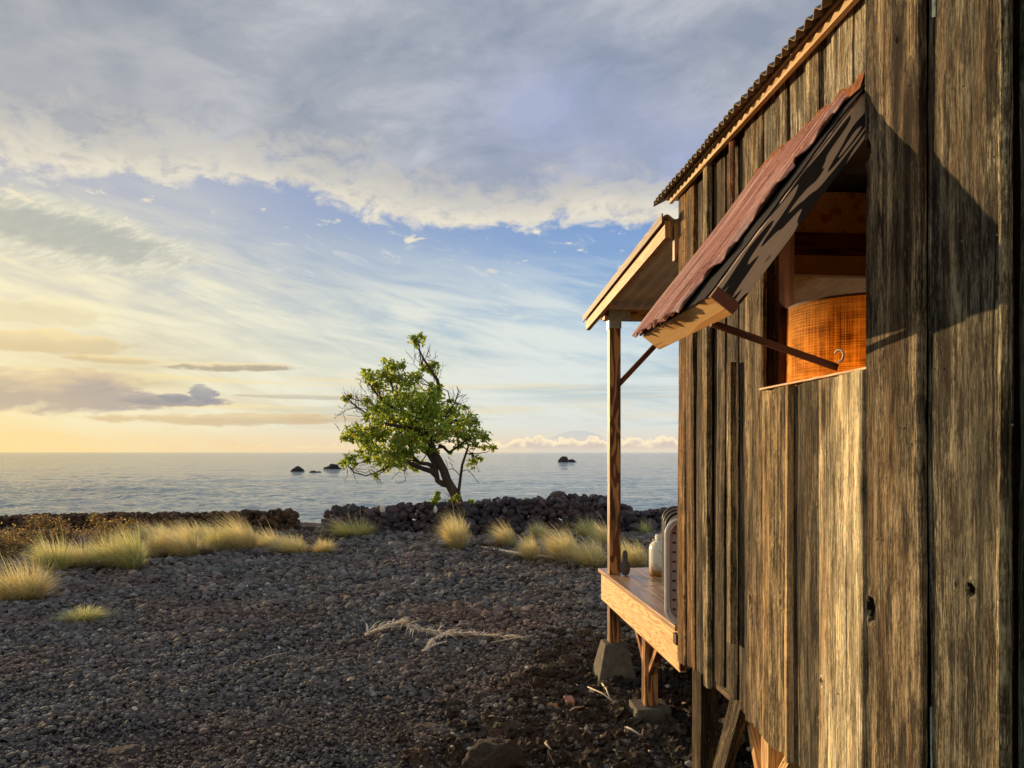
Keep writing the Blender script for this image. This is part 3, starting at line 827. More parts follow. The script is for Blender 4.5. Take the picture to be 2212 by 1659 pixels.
def loose_rocks():
    g1 = 'lava lumps near the shack'
    boulder('lava_boulder', PG(1072, 1668), 0.21, 0.13, 0.105, 21, M['clinker'], 0.35, label='largest brown lava boulder at the bottom edge of the photo', category='boulder')
    L = [((1150, 1462), 0.10, 0.08, 0.075, 'rough dark lava lump left of the tall concrete pier, left one of the trio', 22),
         ((1186, 1466), 0.085, 0.07, 0.07, 'dark lava lump in the middle of the trio left of the concrete pier', 23),
         ((1225, 1462), 0.075, 0.06, 0.055, 'dark lava lump at the right end of the trio left of the tall concrete pier', 24),
         ((1322, 1492), 0.11, 0.10, 0.06, 'flat lava lump at the foot of the pyramid concrete pier', 25),
         ((1445, 1470), 0.12, 0.10, 0.07, 'lava lump in shade behind the small square footing', 26),
         ((955, 1372), 0.09, 0.07, 0.06, 'round grey stone touching the dry palm frond', 27),
         ((768, 1392), 0.10, 0.06, 0.045, 'grey stone at the left tip of the dry palm frond', 28),
         ((795, 1318), 0.11, 0.07, 0.035, 'flat bluish slab of stone lying behind the dry palm frond', 29),
         ((1560, 1600), 0.12, 0.10, 0.10, 'brown lava lump in the dark behind the leaning brace', 30),
         ((860, 1612), 0.10, 0.07, 0.055, 'brown lava lump left of the big boulder at the bottom', 31),
         ((905, 1640), 0.08, 0.07, 0.05, 'small brown lump touching the left side of the big boulder', 32),
         ((668, 1375), 0.06, 0.05, 0.045, 'small dark stone alone in the middle of the gravel', 33),
         ((775, 1265), 0.11, 0.08, 0.07, 'dark lump far out on the gravel beyond the slab', 34)]
    for (px, py), sx, sy, sz, lab, sd in L:
        boulder('lava_rock', PG(px, py), sx * 0.8, sy * 0.8, sz * 0.8, sd, M['clinker'] if py > 1400 and px > 850 else M['lava'], R.random() * 3, 5, 0.5, 0.75, 2.2, label=lab, category='rock', group=g1)
    boulder('tan_stone', PG(1196, 1530), 0.055, 0.045, 0.032, 41, simple('tan_stone_mat', (0.34, 0.19, 0.08, 1), 0.9), 0.2, 4, 0.15, 0.6,
            label='smooth orange tan stone beside the small brick', category='stone')
    m = MB(); p = PG(1229, 1528)
    q = empty('brick', (p.x, p.y, p.z + 0.035), 0.3, label='small pinkish brick with grooves lying on the rubble', category='brick')
    m.beam((-0.008, -0.05, 0), (0.012, 0.05, 0.012), 0.062, 0.045)
    for k in range(3): m.beam((-0.033, -0.03 + k * 0.026, 0.024), (0.034, -0.03 + k * 0.026, 0.027), 0.006, 0.006)
    m.build('brick_body', simple('brick_red', (0.42, 0.22, 0.15, 1), 0.85), q, bevel=0.003)
    pc = [((650, 1580), 0.020, 'white coral piece'), ]
    for i, (px, py, s, lab) in enumerate([(1278, 1498, 0.034, 'pale coral stone right above the brick'), (1127, 1560, 0.030, 'white coral piece below left of the brick'),
                                          (648 + 480, 1500, 0.028, 'pale coral stone left of the tan stone'), (1122, 1648, 0.036, 'pale pointed coral stone beside the big boulder'),
                                          (1026, 1508, 0.017, 'white coral chip on gravel between the frond and the boulder')]):
        boulder('coral_piece', PG(px, py), s, s * 0.7, s * 0.7, 50 + i, M['coral'], R.random() * 3, 3, 0.4, 0.5, label=lab, category='coral', group='white coral pieces')
loose_rocks()


def stone_wall(name, pts, Y, thick, size, seed, mt, tone_mul=(1, 1, 1), extra=(), **tags):
    """dry stone wall; pts = (px, top y) profile seen at depth Y (or per-point depth)"""
    rng = np.random.default_rng(seed)
    T, Fc = rock_templates(2, 14, 0.36, 1.5, seed, cut=0.52)
    W = [P(px, py, (Y(px) if callable(Y) else Y)) for px, py in pts]
    pos, siz = [], []
    for a, b in zip(W[:-1], W[1:]):
        L = (Vector((b.x, b.y, 0)) - Vector((a.x, a.y, 0))).length
        nx_ = max(1, int(L / (size * 1.0)))
        for i in range(nx_):
            t = (i + rng.random()) / nx_
            x, y, top = a.x + (b.x - a.x) * t, a.y + (b.y - a.y) * t, a.z + (b.z - a.z) * t
            base = float(gz(x, y)) - 0.03
            h = base
            while h < top - size * 0.35:
                s = size * math.exp(rng.normal(0, 0.25))
                fr = (h - base) / max(0.01, (top - base))
                for lay in range(3):
                    off = (lay - 1) * thick * (0.5 - 0.18 * fr)
                    s2 = size * math.exp(rng.normal(0, 0.30))
                    pos.append((x + rng.normal(0, size * 0.35), y + off + rng.normal(0, size * 0.15), min(h + rng.normal(0, size * 0.25), top - s2 * 0.6)))
                    siz.append(s2)
                h += s * 1.05
    for px, py, s, YY in extra:
        p = P(px, py, YY); pos.append((p.x, p.y, p.z - s * 0.3)); siz.append(s)
    pos = np.array(pos); siz = np.array(siz)
    t = tones(len(pos), rng, 0.30, 0.08) * np.array(tone_mul)
    V, F_, tn = scatter(pos, siz, T, Fc, rng, 0.18, t, 0.25)
    return np_mesh(name, V, F_, mt, tone=tn, **tags)


stone_wall('stone_wall', [(-420, 1120), (-200, 1116), (0, 1114), (60, 1112), (200, 1109), (330, 1107), (450, 1106), (560, 1102), (600, 1098), (640, 1105)],
           lambda px: 17.2 + 1.2 * (640 - px) / 640 * 0.5, 0.5, 0.062, 61, M['clinker'], (1.25, 1.0, 0.8),
           label='low brown dry stone wall behind the left grass, ending at the gap', category='stone wall')
stone_wall('stone_wall', [(702, 1108), (735, 1090), (752, 1094), (800, 1096), (850, 1092), (900, 1086), (960, 1084), (1020, 1085), (1055, 1080), (1100, 1074), (1140, 1076),
                          (1200, 1069), (1260, 1070), (1315, 1072), (1345, 1090), (1380, 1104), (1430, 1100), (1500, 1098), (1700, 1096), (1950, 1100)],
           lambda px: 17.0 if px < 1330 else 17.0 + (px - 1330) * 0.006, 0.55, 0.080, 62, M['lava'], (0.9, 0.85, 0.95),
           extra=[(1203, 1070, 0.16, 17.0), (1244, 1071, 0.17, 17.0), (728, 1098, 0.12, 17.0), (765, 1092, 0.10, 17.0), (1300, 1072, 0.12, 17.0),
                  (1405, 1130, 0.17, 16.6), (1375, 1135, 0.14, 16.6)],
           label='long dark lava stone wall under the tree reaching behind the porch post', category='stone wall')
# fallen stones in the gap
for i, (px, py, s) in enumerate([(668, 1146, 0.13), (650, 1152, 0.09), (690, 1153, 0.10)]):
    p = P(px, py, 17.3)
    boulder('fallen_stone', (p.x, p.y, float(gz(p.x, p.y))), s, s * 0.8, s * 0.8, 70 + i, M['lava'], i, 3,
            label=['large dark stone in the middle of the gap between the two walls', 'dark stone lying against the end of the left wall', 'dark stone lying against the end of the right wall'][i],
            category='stone', group='fallen stones in the wall gap')
for px, py, s, lab in [(826, 1101, 0.10, 'white rock set on the wall left of the tree'), (941, 1102, 0.075, 'pale stone on the wall right by the tree sprouts')]:
    p = P(px, py, 16.52)
    boulder('white_rock', (p.x, p.y, p.z - 0.04), s * 0.6, s * 0.6, s, 80 + int(px) % 7, M['coral'], 0, 3, label=lab, category='rock', sink=0.1)

# rocks out in the sea
def sea_rock(name, pieces, lab):
    T, Fc = rock_templates(4, len(pieces), 0.30, 1.5, len(lab) + 9, cut=0.9, oct=5)
    Vs, Fs, b = [], [], 0
    for T_, (x, y, z, sx, sy, sz) in zip(T, pieces):
        V = T_ * np.array([sx, sy, sz]) + np.array([x, y, z]); Vs.append(V); Fs.append(Fc + b); b += len(V)
    np_mesh(name, np.concatenate(Vs), np.concatenate(Fs), M['lava'], smooth=True, tone=np.ones((b, 3)) * 0.55, label=lab, category='sea rock', group='rocks standing out of the sea')
def sp(px, py):
    Y = F * (CAMZ + 3.2) / (py - 977); return (px - 1106) / F * Y, Y
x, y = sp(645, 1018); u = y / F
sea_rock('sea_rock', [(x, y, -3.4, 15 * u, 12 * u, 11 * u)], 'leftmost dark rock in the sea, low and domed')
x, y = sp(682, 1020); u = y / F
sea_rock('sea_rock', [(x - 4 * u, y, -3.4, 9 * u, 8 * u, 5 * u), (x + 6 * u, y, -3.4, 7 * u, 6 * u, 4 * u)], 'smallest flattest sea rock, between the two bigger ones')
x, y = sp(718, 1013); u = y / F
sea_rock('sea_rock', [(x + 5 * u, y, -3.3, 13 * u, 10 * u, 12 * u), (x - 8 * u, y, -3.3, 13 * u, 9 * u, 6 * u), (x + 20 * u, y, -3.4, 12 * u, 7 * u, 3 * u)], 'peaked sea rock just left of the tree crown')
x, y = sp(1223, 998); u = y / F
sea_rock('sea_rock', [(x - 6 * u, y, -3.3, 11 * u, 9 * u, 12 * u), (x + 7 * u, y, -3.3, 14 * u, 9 * u, 6.5 * u)], 'lone sea rock far out, left of the porch post')

# ---------------------------------------------------------------- grass clumps
def grass_clump(name, px, py, wpx, hpx, style, lab, lean=-0.25, nb=None, cat='grass clump', grp='fountain grass clumps'):
    p = PG(px, py, 0.0); Y = p.y; rng = np.random.default_rng(int(px * 7 + py))
    w = wpx / F * Y / 2 * 1.28; h = hpx / F * Y * ((0.74 if 1160 < py < 1187 else 0.84) if px < 620 else 0.92)
    n = nb or int(700 + 1300 * min(1.0, wpx * hpx / 9000.0))
    seg = 5
    # root on a small disc, tips on an arching fountain
    rr = np.sqrt(rng.random(n)) * w * 0.34; aa = rng.random(n) * 2 * np.pi
    bx, by = rr * np.cos(aa), rr * np.sin(aa)
    spread = rng.random(n) ** 0.75
    da = aa + rng.normal(0, 0.5, n)
    L = h * (1.08 - 0.30 * spread) * rng.uniform(0.45, 1.32, n)
    out = w * (0.20 + 0.85 * spread)
    stray = rng.random(n) < 0.03
    L = np.where(stray, L * 1.3, L); out = np.where(stray, out * 1.25, out)
    ts = np.linspace(0, 1, seg + 1)
    pts = []
    droop = spread * rng.uniform(0.2, 0.75, n)
    for t in ts:
        hx = bx + np.cos(da) * out * (t ** 1.35) + lean * h * t * t * rng.uniform(0.8, 1.2)
        hy = by + np.sin(da) * out * (t ** 1.35)
        hz = L * (t * (1.1 - 0.15 * t) - droop * t ** 3 * 0.95)
        pts.append(np.stack([hx, hy, hz], 1))
    Pm = np.stack(pts, 1)                                             # n, seg+1, 3
    wd = np.array([1, 0.85, 0.65, 0.45, 0.28, 0.10]) * 1.0
    bw = 0.0016 + 0.00016 * Y
    side = np.stack([-np.sin(da + rng.normal(0, 0.9, n)), np.cos(da), np.zeros(n)], 1)
    side /= np.linalg.norm(side, axis=1)[:, None]
    Lf = Pm - side[:, None, :] * (wd * bw)[None, :, None]
    Rt = Pm + side[:, None, :] * (wd * bw)[None, :, None]
    V = np.stack([Lf, Rt], 2).reshape(-1, 3)                          # n*(seg+1)*2
    base = (np.arange(n) * (seg + 1) * 2)[:, None]
    q = np.arange(seg) * 2
    Fc = np.stack([base + q, base + q + 1, base + q + 3, base + q + 2], 2).reshape(-1, 4)
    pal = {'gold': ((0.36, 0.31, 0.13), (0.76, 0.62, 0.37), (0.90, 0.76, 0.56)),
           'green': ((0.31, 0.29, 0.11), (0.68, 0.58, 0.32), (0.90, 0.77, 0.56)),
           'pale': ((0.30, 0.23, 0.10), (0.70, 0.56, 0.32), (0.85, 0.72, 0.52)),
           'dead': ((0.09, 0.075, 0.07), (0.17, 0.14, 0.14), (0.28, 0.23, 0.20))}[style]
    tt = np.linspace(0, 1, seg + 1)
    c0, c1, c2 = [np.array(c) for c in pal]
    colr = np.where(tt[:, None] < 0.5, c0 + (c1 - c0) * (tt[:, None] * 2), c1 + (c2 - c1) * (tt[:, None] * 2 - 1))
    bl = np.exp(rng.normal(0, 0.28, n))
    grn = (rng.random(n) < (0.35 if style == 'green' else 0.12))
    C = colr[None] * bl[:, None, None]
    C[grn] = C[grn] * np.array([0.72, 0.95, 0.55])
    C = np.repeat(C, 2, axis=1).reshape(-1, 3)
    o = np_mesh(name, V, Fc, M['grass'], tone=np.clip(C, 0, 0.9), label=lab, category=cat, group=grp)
    o.location = (p.x, p.y, float(gz(p.x, p.y)))
    return o


CL = [
    (990, 1192, 66, 84, 'gold', 'tall round tan grass clump standing alone in front of the tree', -0.10),
    (768, 1160, 110, 46, 'green', 'low wide yellow green clump at the left end of the dark wall', -0.25),
    (1097, 1188, 52, 56, 'gold', 'tan clump right of the tree clump, behind the bleached branch', -0.25),
    (1147, 1210, 48, 56, 'gold', 'small round golden clump left of the big golden mass', -0.12),
    (1167, 1168, 42, 42, 'green', 'small olive clump between two tan ones at the foot of the dark wall', -0.12),
    (1222, 1214, 84, 76, 'gold', 'big golden clump in the middle of the mass left of the porch post', -0.22),
    (1280, 1222, 84, 66, 'gold', 'wide golden clump touching the porch post from the left', -0.20),
    (1273, 1166, 60, 50, 'green', 'green clump standing higher than its neighbours behind the golden mass', -0.10),
    (1312, 1188, 40, 58, 'gold', 'tan clump partly hidden by the porch post', -0.2),
    (1375, 1222, 70, 66, 'gold', 'tan clump behind the deck between the porch post and the jar', -0.2),
    (1396, 1158, 34, 34, 'green', 'smallest green clump against the stones right of the porch post', 0.0),
    (50, 1302, 150, 100, 'pale', 'largest pale grass clump at the left edge of the photo', -0.15),
    (180, 1346, 92, 36, 'green', 'short yellow green tuft alone on the gravel at left', 0.05),
    (120, 1246, 95, 84, 'green', 'green grey clump directly behind the big pale one', -0.15),
    (178, 1234, 84, 66, 'gold', 'tan clump behind the short lone tuft', -0.15),
    (236, 1238, 72, 80, 'green', 'yellow green clump left of the tallest left green clump', -0.12),
    (286, 1240, 78, 98, 'green', 'tall bright green clump at the front of the left bank', -0.16),
    (345, 1208, 66, 72, 'gold', 'olive gold clump in the hollow right of the tall green clump', 0.0),
    (400, 1208, 92, 84, 'gold', 'broad golden clump leaning left behind the purple dead tuft', -0.3),
    (470, 1194, 62, 60, 'green', 'green clump immediately right of the purple dead tuft', -0.1),
    (524, 1190, 96, 88, 'gold', 'tallest golden clump before the left wall near the gap', -0.28),
    (590, 1186, 76, 60, 'gold', 'golden clump in front of the left wall end', -0.3),
    (640, 1194, 70, 48, 'gold', 'thin straw clump just left of the wall gap', -0.3),
    (700, 1192, 54, 36, 'pale', 'thin pale straw tuft in front of the wall gap', 0.1),
    (430, 1170, 90, 58, 'gold', 'golden clump in the back row against the middle of the left wall', -0.3),
    (335, 1172, 84, 52, 'gold', 'golden clump in the back row beside the brown shrubs', -0.3),
    (250, 1186, 90, 54, 'pale', 'pale clump in the back row, left of the other back clumps', -0.25),
    (500, 1168, 70, 44, 'green', 'dull green clump in the back row behind the tallest golden one', -0.25),
]
for c in CL: grass_clump('grass_clump', *c[:6], lean=c[6] * 1.5 - 0.10)
grass_clump('dead_tuft', 446, 1206, 38, 34, 'dead', 'purple grey dead tuft between golden clumps at left', 0.0, 900, 'dead tuft', 'dead tufts')
grass_clump('dead_tuft', 208, 1242, 40, 30, 'dead', 'purple grey dead tuft at the feet of the left green clumps', 0.0, 900, 'dead tuft', 'dead tufts')


# dry brown shrubs at the far left
def dry_shrub(px, py, wpx, hpx, lab, Y, tall=0):
    rng = np.random.default_rng(int(px + py * 3)); p = P(px, py, Y); z0 = float(gz(p.x, p.y)); u = Y / F
    e = empty('dry_shrub', (p.x, p.y, z0), label=lab, category='shrub', group='dry brown shrubs')
    w, h = wpx * u / 2, hpx * u
    m = MB()
    tips = []
    for i in range(46):
        a = rng.random() * 6.28; r = math.sqrt(rng.random()) * w
        tp = Vector((r * math.cos(a), r * math.sin(a) * 0.8, h * (0.55 + 0.5 * rng.random()) * (1 - 0.35 * (r / w) ** 2)))
        mid = Vector((tp.x * 0.45, tp.y * 0.45, tp.z * 0.6)) + Vector(rng.normal(0, 0.04, 3))
        m.tube([(tp.x * 0.1, tp.y * 0.1, 0), mid, tp], [0.007, 0.005, 0.003], 4, cap=False); tips.append((mid, tp))
    for i in range(tall):
        x_ = rng.uniform(-w, w); hh = h * rng.uniform(1.15, 1.55)
        m.tube([(x_, 0, h * 0.4), (x_ + rng.normal(0, 0.03), 0, hh * 0.8), (x_ + rng.normal(0, 0.08), 0, hh)], [0.007, 0.005, 0.003], 4, cap=False)
        for j in range(5):
            q = Vector((x_ + rng.normal(0, 0.05), rng.normal(0, 0.05), hh * rng.uniform(0.8, 1.0))); tips.append((q, q))
    m.build('stem', M['twig'], e)
    n = 2400
    ii = rng.integers(0, len(tips), n); t = rng.random(n)[:, None]
    A_ = np.array([tuple(a) for a, b in tips])[ii]; B_ = np.array([tuple(b) for a, b in tips])[ii]
    c = A_ + (B_ - A_) * t + rng.normal(0, 0.045, (n, 3))
    s = rng.uniform(0.012, 0.028, n)
    d1 = rng.normal(size=(n, 3)); d1 /= np.linalg.norm(d1, axis=1)[:, None]
    d2 = np.cross(d1, rng.normal(size=(n, 3))); d2 /= np.linalg.norm(d2, axis=1)[:, None]
    V = np.stack([c - d1 * s[:, None], c + d2 * s[:, None] * 0.5, c + d1 * s[:, None], c - d2 * s[:, None] * 0.5], 1).reshape(-1, 3)
    V[:, 2] = np.maximum(V[:, 2], 0.0)
    Fc = np.arange(n * 4).reshape(-1, 4)
    b = np.exp(rng.normal(0, 0.35, n))[:, None]
    colr = np.where(rng.random(n)[:, None] < 0.35, np.array([[0.42, 0.30, 0.12]]), np.array([[0.20, 0.14, 0.085]])) * b
    np_mesh('foliage', V, Fc, M['grass'], e, tone=np.repeat(np.clip(colr, 0, 0.7), 4, axis=0))
for a in [(-60, 1150, 150, 42, 'dry brown shrub at the far left edge of the photo', 15.0),
          (45, 1150, 130, 42, 'dry shrub with golden leaves second from the left edge', 14.4),
          (130, 1180, 130, 46, 'reddish dry shrub with bare stalks rising above the left wall', 14.2, 5),
          (235, 1175, 120, 42, 'brown dry shrub behind the left green clumps', 14.4, 4),
          (290, 1150, 90, 38, 'rightmost dry shrub, low against the wall', 16.0),
          (20, 1215, 150, 62, 'lower dry shrub in front, above the big pale clump', 12.6)]:
    dry_shrub(*a)


# ---------------------------------------------------------------- tree
def tree():
    rng = np.random.default_rng(5)
    Y0 = 18.3
    def Z4(x, y, dy=0.0):                       # zoomed crop coordinates -> world
        return P(605 + x * 0.3437, 674 + y * 0.3437, Y0 + dy)
    base = Z4(1130, 1250); bz = float(gz(base.x, base.y))
    e = empty('tree', (0, 0, 0), label='wind bent green leafy tree leaning left behind the dark stone wall', category='tree')
    t = MB()
    root = Vector((base.x + 0.05, base.y, bz - 0.1))
    def limb(pts, r0, r1, k=8):
        n = len(pts); 
        t.tube(pts, [r0 + (r1 - r0) * (i / (n - 1)) ** 0.8 for i in range(n)], k)
    limb([root, Z4(1120, 1200), Z4(1085, 1120), Z4(1050, 1060), Z4(1030, 1000), Z4(995, 930), Z4(965, 880), Z4(940, 800)], 0.135, 0.085, 12)
    limb([Z4(1075, 1090, 0.05), Z4(1020, 1080), Z4(990, 1060), Z4(980, 1010), Z4(975, 960), Z4(940, 900), Z4(900, 840)], 0.075, 0.06, 10)
    limb([Z4(985, 1030), Z4(950, 1000), Z4(900, 985), Z4(860, 970), Z4(790, 940, -0.1), Z4(700, 900, -0.2)], 0.075, 0.04)
    limb([Z4(965, 975), Z4(930, 955), Z4(880, 950), Z4(820, 900, 0.2), Z4(740, 820, 0.3)], 0.06, 0.03)
    limb([Z4(940, 800), Z4(920, 720), Z4(930, 640), Z4(960, 560), Z4(1000, 500), Z4(990, 430), Z4(950, 370), Z4(905, 300), Z4(880, 250), Z4(868, 190)], 0.09, 0.012)
    limb([Z4(940, 800), Z4(860, 740, 0.1), Z4(780, 640, 0.2), Z4(720, 520, 0.2), Z4(690, 420, 0.1), Z4(660, 310, 0.1)], 0.08, 0.01)
    limb([Z4(860, 740), Z4(760, 720, -0.2), Z4(640, 700, -0.2), Z4(520, 740, -0.2), Z4(430, 770, -0.2)], 0.06, 0.014)
    limb([Z4(640, 700), Z4(560, 650, 0.1), Z4(490, 600, 0.1), Z4(430, 560), Z4(400, 600)], 0.03, 0.008)
    limb([Z4(780, 640), Z4(640, 560), Z4(560, 450), Z4(530, 380), Z4(505, 350)], 0.04, 0.007)
    limb([Z4(995, 840), Z4(1030, 850), Z4(1060, 885), Z4(1110, 850, -0.2), Z4(1180, 800, -0.2), Z4(1260, 790, -0.2), Z4(1340, 850, -0.2)], 0.05, 0.01)
    limb([Z4(950, 820), Z4(1020, 740), Z4(1100, 680), Z4(1190, 680), Z4(1240, 690)], 0.055, 0.01)
    limb([Z4(1020, 740), Z4(1050, 640), Z4(1100, 570), Z4(1120, 500), Z4(1110, 465)], 0.03, 0.006)
    # thin right stem
    limb([Vector((root.x + 0.12, root.y, bz)), Z4(1122, 1130), Z4(1135, 1030), Z4(1145, 960), Z4(1168, 890), Z4(1185, 840), Z4(1150, 780)], 0.045, 0.022)
    limb([Z4(1145, 1000), Z4(1180, 990), Z4(1215, 1030), Z4(1250, 1075)], 0.012, 0.006, 5)
    limb([Z4(1135, 1030), Z4(1090, 985), Z4(1050, 990), Z4(1042, 975)], 0.012, 0.006, 5)
    limb([Z4(1168, 890), Z4(1240, 890), Z4(1300, 880), Z4(1345, 855)], 0.015, 0.006, 5)
    limb([Z4(700, 960), Z4(780, 1000), Z4(790, 1060), Z4(740, 1078), Z4(725, 1060)], 0.012, 0.006, 5)
    limb([Z4(420, 960), Z4(470, 1010), Z4(540, 1030), Z4(600, 1010), Z4(700, 960)], 0.010, 0.02, 5)
    t.build('trunk', M['bark'], e, smooth=True)

    clumps = [(860, 185, 46), (835, 165, 28), (890, 150, 28), (935, 340, 48), (970, 325, 26), (895, 360, 24), (655, 300, 14), (545, 380, 34), (560, 420, 42), (600, 455, 42),
              (690, 350, 52), (740, 345, 42), (650, 385, 46), (770, 400, 50), (830, 400, 46), (870, 405, 26), (600, 480, 38), (700, 430, 50), (780, 465, 44), (950, 465, 26),
              (545, 560, 34), (600, 600, 46), (650, 560, 50), (720, 520, 62), (640, 660, 66), (700, 600, 80), (780, 560, 70), (850, 540, 80), (930, 520, 62), (980, 520, 50),
              (820, 620, 95), (920, 600, 90), (990, 610, 70), (1050, 640, 66), (1105, 625, 55), (1160, 600, 22), (740, 700, 90), (850, 700, 95), (950, 690, 90), (1030, 720, 80),
              (1110, 700, 70), (1180, 680, 55), (1235, 690, 36), (1070, 560, 20), (600, 720, 55), (540, 660, 30), (660, 780, 70), (760, 800, 85), (860, 790, 85), (940, 780, 60),
              (1020, 790, 40), (1110, 790, 50), (1180, 770, 55), (1240, 780, 48), (1290, 790, 38), (1130, 840, 34), (1220, 840, 34), (1280, 850, 20), (1335, 852, 26),
              (470, 730, 42), (430, 760, 40), (400, 790, 30), (500, 760, 46), (520, 820, 50), (580, 790, 50), (460, 800, 28), (560, 870, 50), (500, 900, 40), (440, 920, 42),
              (400, 950, 30), (640, 860, 60), (700, 880, 65), (770, 880, 60), (840, 860, 50), (900, 860, 45), (950, 860, 40), (620, 930, 50), (690, 950, 50), (760, 950, 48),
              (830, 950, 48), (860, 980, 30), (600, 1030, 24), (1215, 940, 36), (1250, 920, 20), (1205, 890, 12), (410, 545, 26), (440, 530, 16), (1000, 470, 20),
              (985, 1160, 20), (970, 1200, 24), (1040, 1240, 20), (1110, 1160, 18), (1115, 1220, 22), (1195, 1195, 18), (1215, 1235, 22), (1165, 1270, 14), (990, 1140, 12), (1070, 1190, 12),
              (660, 990, 26), (550, 930, 24), (470, 960, 18), (1075, 885, 12)]
    LV, LF, LC, b = [], [], [], 0
    tw = MB()
    cents = []
    for (cx, cy, r) in clumps:
        rm = r * 0.3437 * Y0 / F
        # the crown is about as deep as it is wide
        half = 1.15 * math.sqrt(max(0.0, 1 - ((cx - 840) / 500.0) ** 2)) * math.sqrt(max(0.0, 1 - ((cy - 700) / 480.0) ** 2))
        reps = 1 if r < 36 or half < 0.3 else 2
        for k in range(reps):
            dy = (rng.uniform(-1, 1) * half) if reps > 1 else rng.uniform(-0.15, 0.15)
            if cy > 1130: dy = -1.1 if cx > 0 else 0
            c = Z4(cx + (rng.normal(0, r * 0.25) if reps > 1 else 0), cy + (rng.normal(0, r * 0.25) if reps > 1 else 0), dy)
            cents.append((c, rm))
            n = int(10 + 300 * (rm ** 2) * 9.0 + 30 * rm / 0.3)
            if cy > 1130: n *= 3
            n = int(n * (0.42 if reps == 2 else 0.68))
            d = rng.normal(size=(n, 3)); d /= np.linalg.norm(d, axis=1)[:, None]
            rad = rm * (0.25 + 0.95 * rng.random(n) ** 0.8)
            pc = np.array(c)[None] + d * rad[:, None] * np.array([1.0, 1.0, 0.85])
            s = rng.uniform(0.026, 0.056, n)
            # leaf frame: hanging a little, facing outward/up
            ax = d * 0.6 + rng.normal(0, 0.6, (n, 3)) + np.array([0, 0, -0.35]); ax /= np.linalg.norm(ax, axis=1)[:, None]
            nr = d * 0.5 + rng.normal(0, 0.5, (n, 3)) + np.array([0, 0, 0.7]); sd = np.cross(ax, nr); sd /= np.linalg.norm(sd, axis=1)[:, None]
            nr = np.cross(sd, ax)
            S_ = s[:, None]
            v0 = pc - ax * S_; v1 = pc - ax * S_ * 0.35 + sd * S_ * 0.85 + nr * S_ * 0.25; v2 = pc + ax * S_ * 0.35 + sd * S_ * 0.6 + nr * S_ * 0.2
            v3 = pc + ax * S_ * 1.15; v4 = pc + ax * S_ * 0.35 - sd * S_ * 0.6 + nr * S_ * 0.2; v5 = pc - ax * S_ * 0.35 - sd * S_ * 0.85 + nr * S_ * 0.25
            LV.append(np.stack([v0, v1, v2, v3, v4, v5], 1).reshape(-1, 3))
            i0 = b + np.arange(n)[:, None] * 6
            LF.append(np.concatenate([i0 + np.array([[0, 1, 2, 3]]), i0 + np.array([[0, 3, 4, 5]])], 0)); b += n * 6
            hue = rng.random(n)[:, None]
            cc = np.array([[0.17, 0.28, 0.040]]) * (1 - hue) + np.array([[0.46, 0.52, 0.090]]) * hue
            cc *= np.exp(rng.normal(0, 0.25, n))[:, None]
            yl = rng.random(n) < 0.015; cc[yl] = (0.45, 0.22, 0.04)
            LC.append(np.repeat(cc, 6, axis=0))
    np_mesh('crown', np.concatenate(LV), np.concatenate(LF), M['leaf'], e, tone=np.clip(np.concatenate(LC), 0, 0.8))
    # twigs: each clump hangs on a branch from a nearer-in clump
    hub = Z4(900, 760)
    for c, rm in cents:
        if c.z < 0.9: continue
        best = None
        for c2, r2 in cents:
            if (c2 - hub).length < (c - hub).length - 0.12:
                dd = (c2 - c).length
                if best is None or dd < best[0]: best = (dd, c2)
        if best and best[0] > 0.05:
            a, bb = best[1], c
            mid = (a + bb) / 2 + Vector(rng.normal(0, 0.05, 3))
            tw.tube([a, mid, bb], [0.018, 0.014, 0.007], 5, cap=False)
        for k in range(5):
            dv = Vector(rng.normal(0, 1, 3)).normalized() * rm * rng.uniform(0.7, 1.25)
            tw.tube([c, c + dv * 0.5 + Vector(rng.normal(0, 0.03, 3)), c + dv], [0.007, 0.005, 0.003], 4, cap=False)
    # bare twigs, mostly windward (left) and at the top
    def spray(x, y, dx, dy_, n, ln, dep=0.0):
        for k in range(n):
            p0 = Z4(x + rng.normal(0, 14), y + rng.normal(0, 14), dep + rng.normal(0, 0.15))
            d = Vector((dx + rng.normal(0, 0.4), rng.normal(0, 0.4), dy_ + rng.normal(0, 0.3))).normalized()
            pts = [p0]; L = ln * rng.uniform(0.6, 1.2)
            for j in range(4):
                d = (d + Vector(rng.normal(0, 0.28, 3)) + Vector((0, 0, 0.08))).normalized(); pts.append(pts[-1] + d * L / 4)
            tw.tube(pts, [0.008, 0.007, 0.006, 0.005, 0.003], 4, cap=False)
            for j in (1, 2, 3):
                d2 = (d + Vector(rng.normal(0, 0.7, 3))).normalized()
                tw.tube([pts[j], pts[j] + d2 * L * 0.14, pts[j] + d2 * L * 0.26 + Vector((0, 0, 0.03))], [0.005, 0.004, 0.0025], 4, cap=False)
    spray(600, 610, -1.0, 0.7, 16, 0.75); spray(500, 600, -0.7, 0.8, 9, 0.55); spray(560, 660, -1.0, 0.1, 8, 0.55); spray(640, 540, -0.8, 0.8, 10, 0.55)
    spray(700, 480, -0.3, 1.0, 6, 0.6); spray(880, 340, -0.6, 1.0, 6, 0.45); spray(975, 430, 0.05, 1.0, 8, 0.55); spray(930, 300, 0.3, 1.0, 4, 0.35)
    spray(1110, 590, 0.2, 1.0, 9, 0.5); spray(900, 480, -0.2, 1.0, 7, 0.4); spray(560, 480, -0.4, 1.0, 6, 0.45); spray(1190, 660, 0.2, 1.0, 4, 0.35)
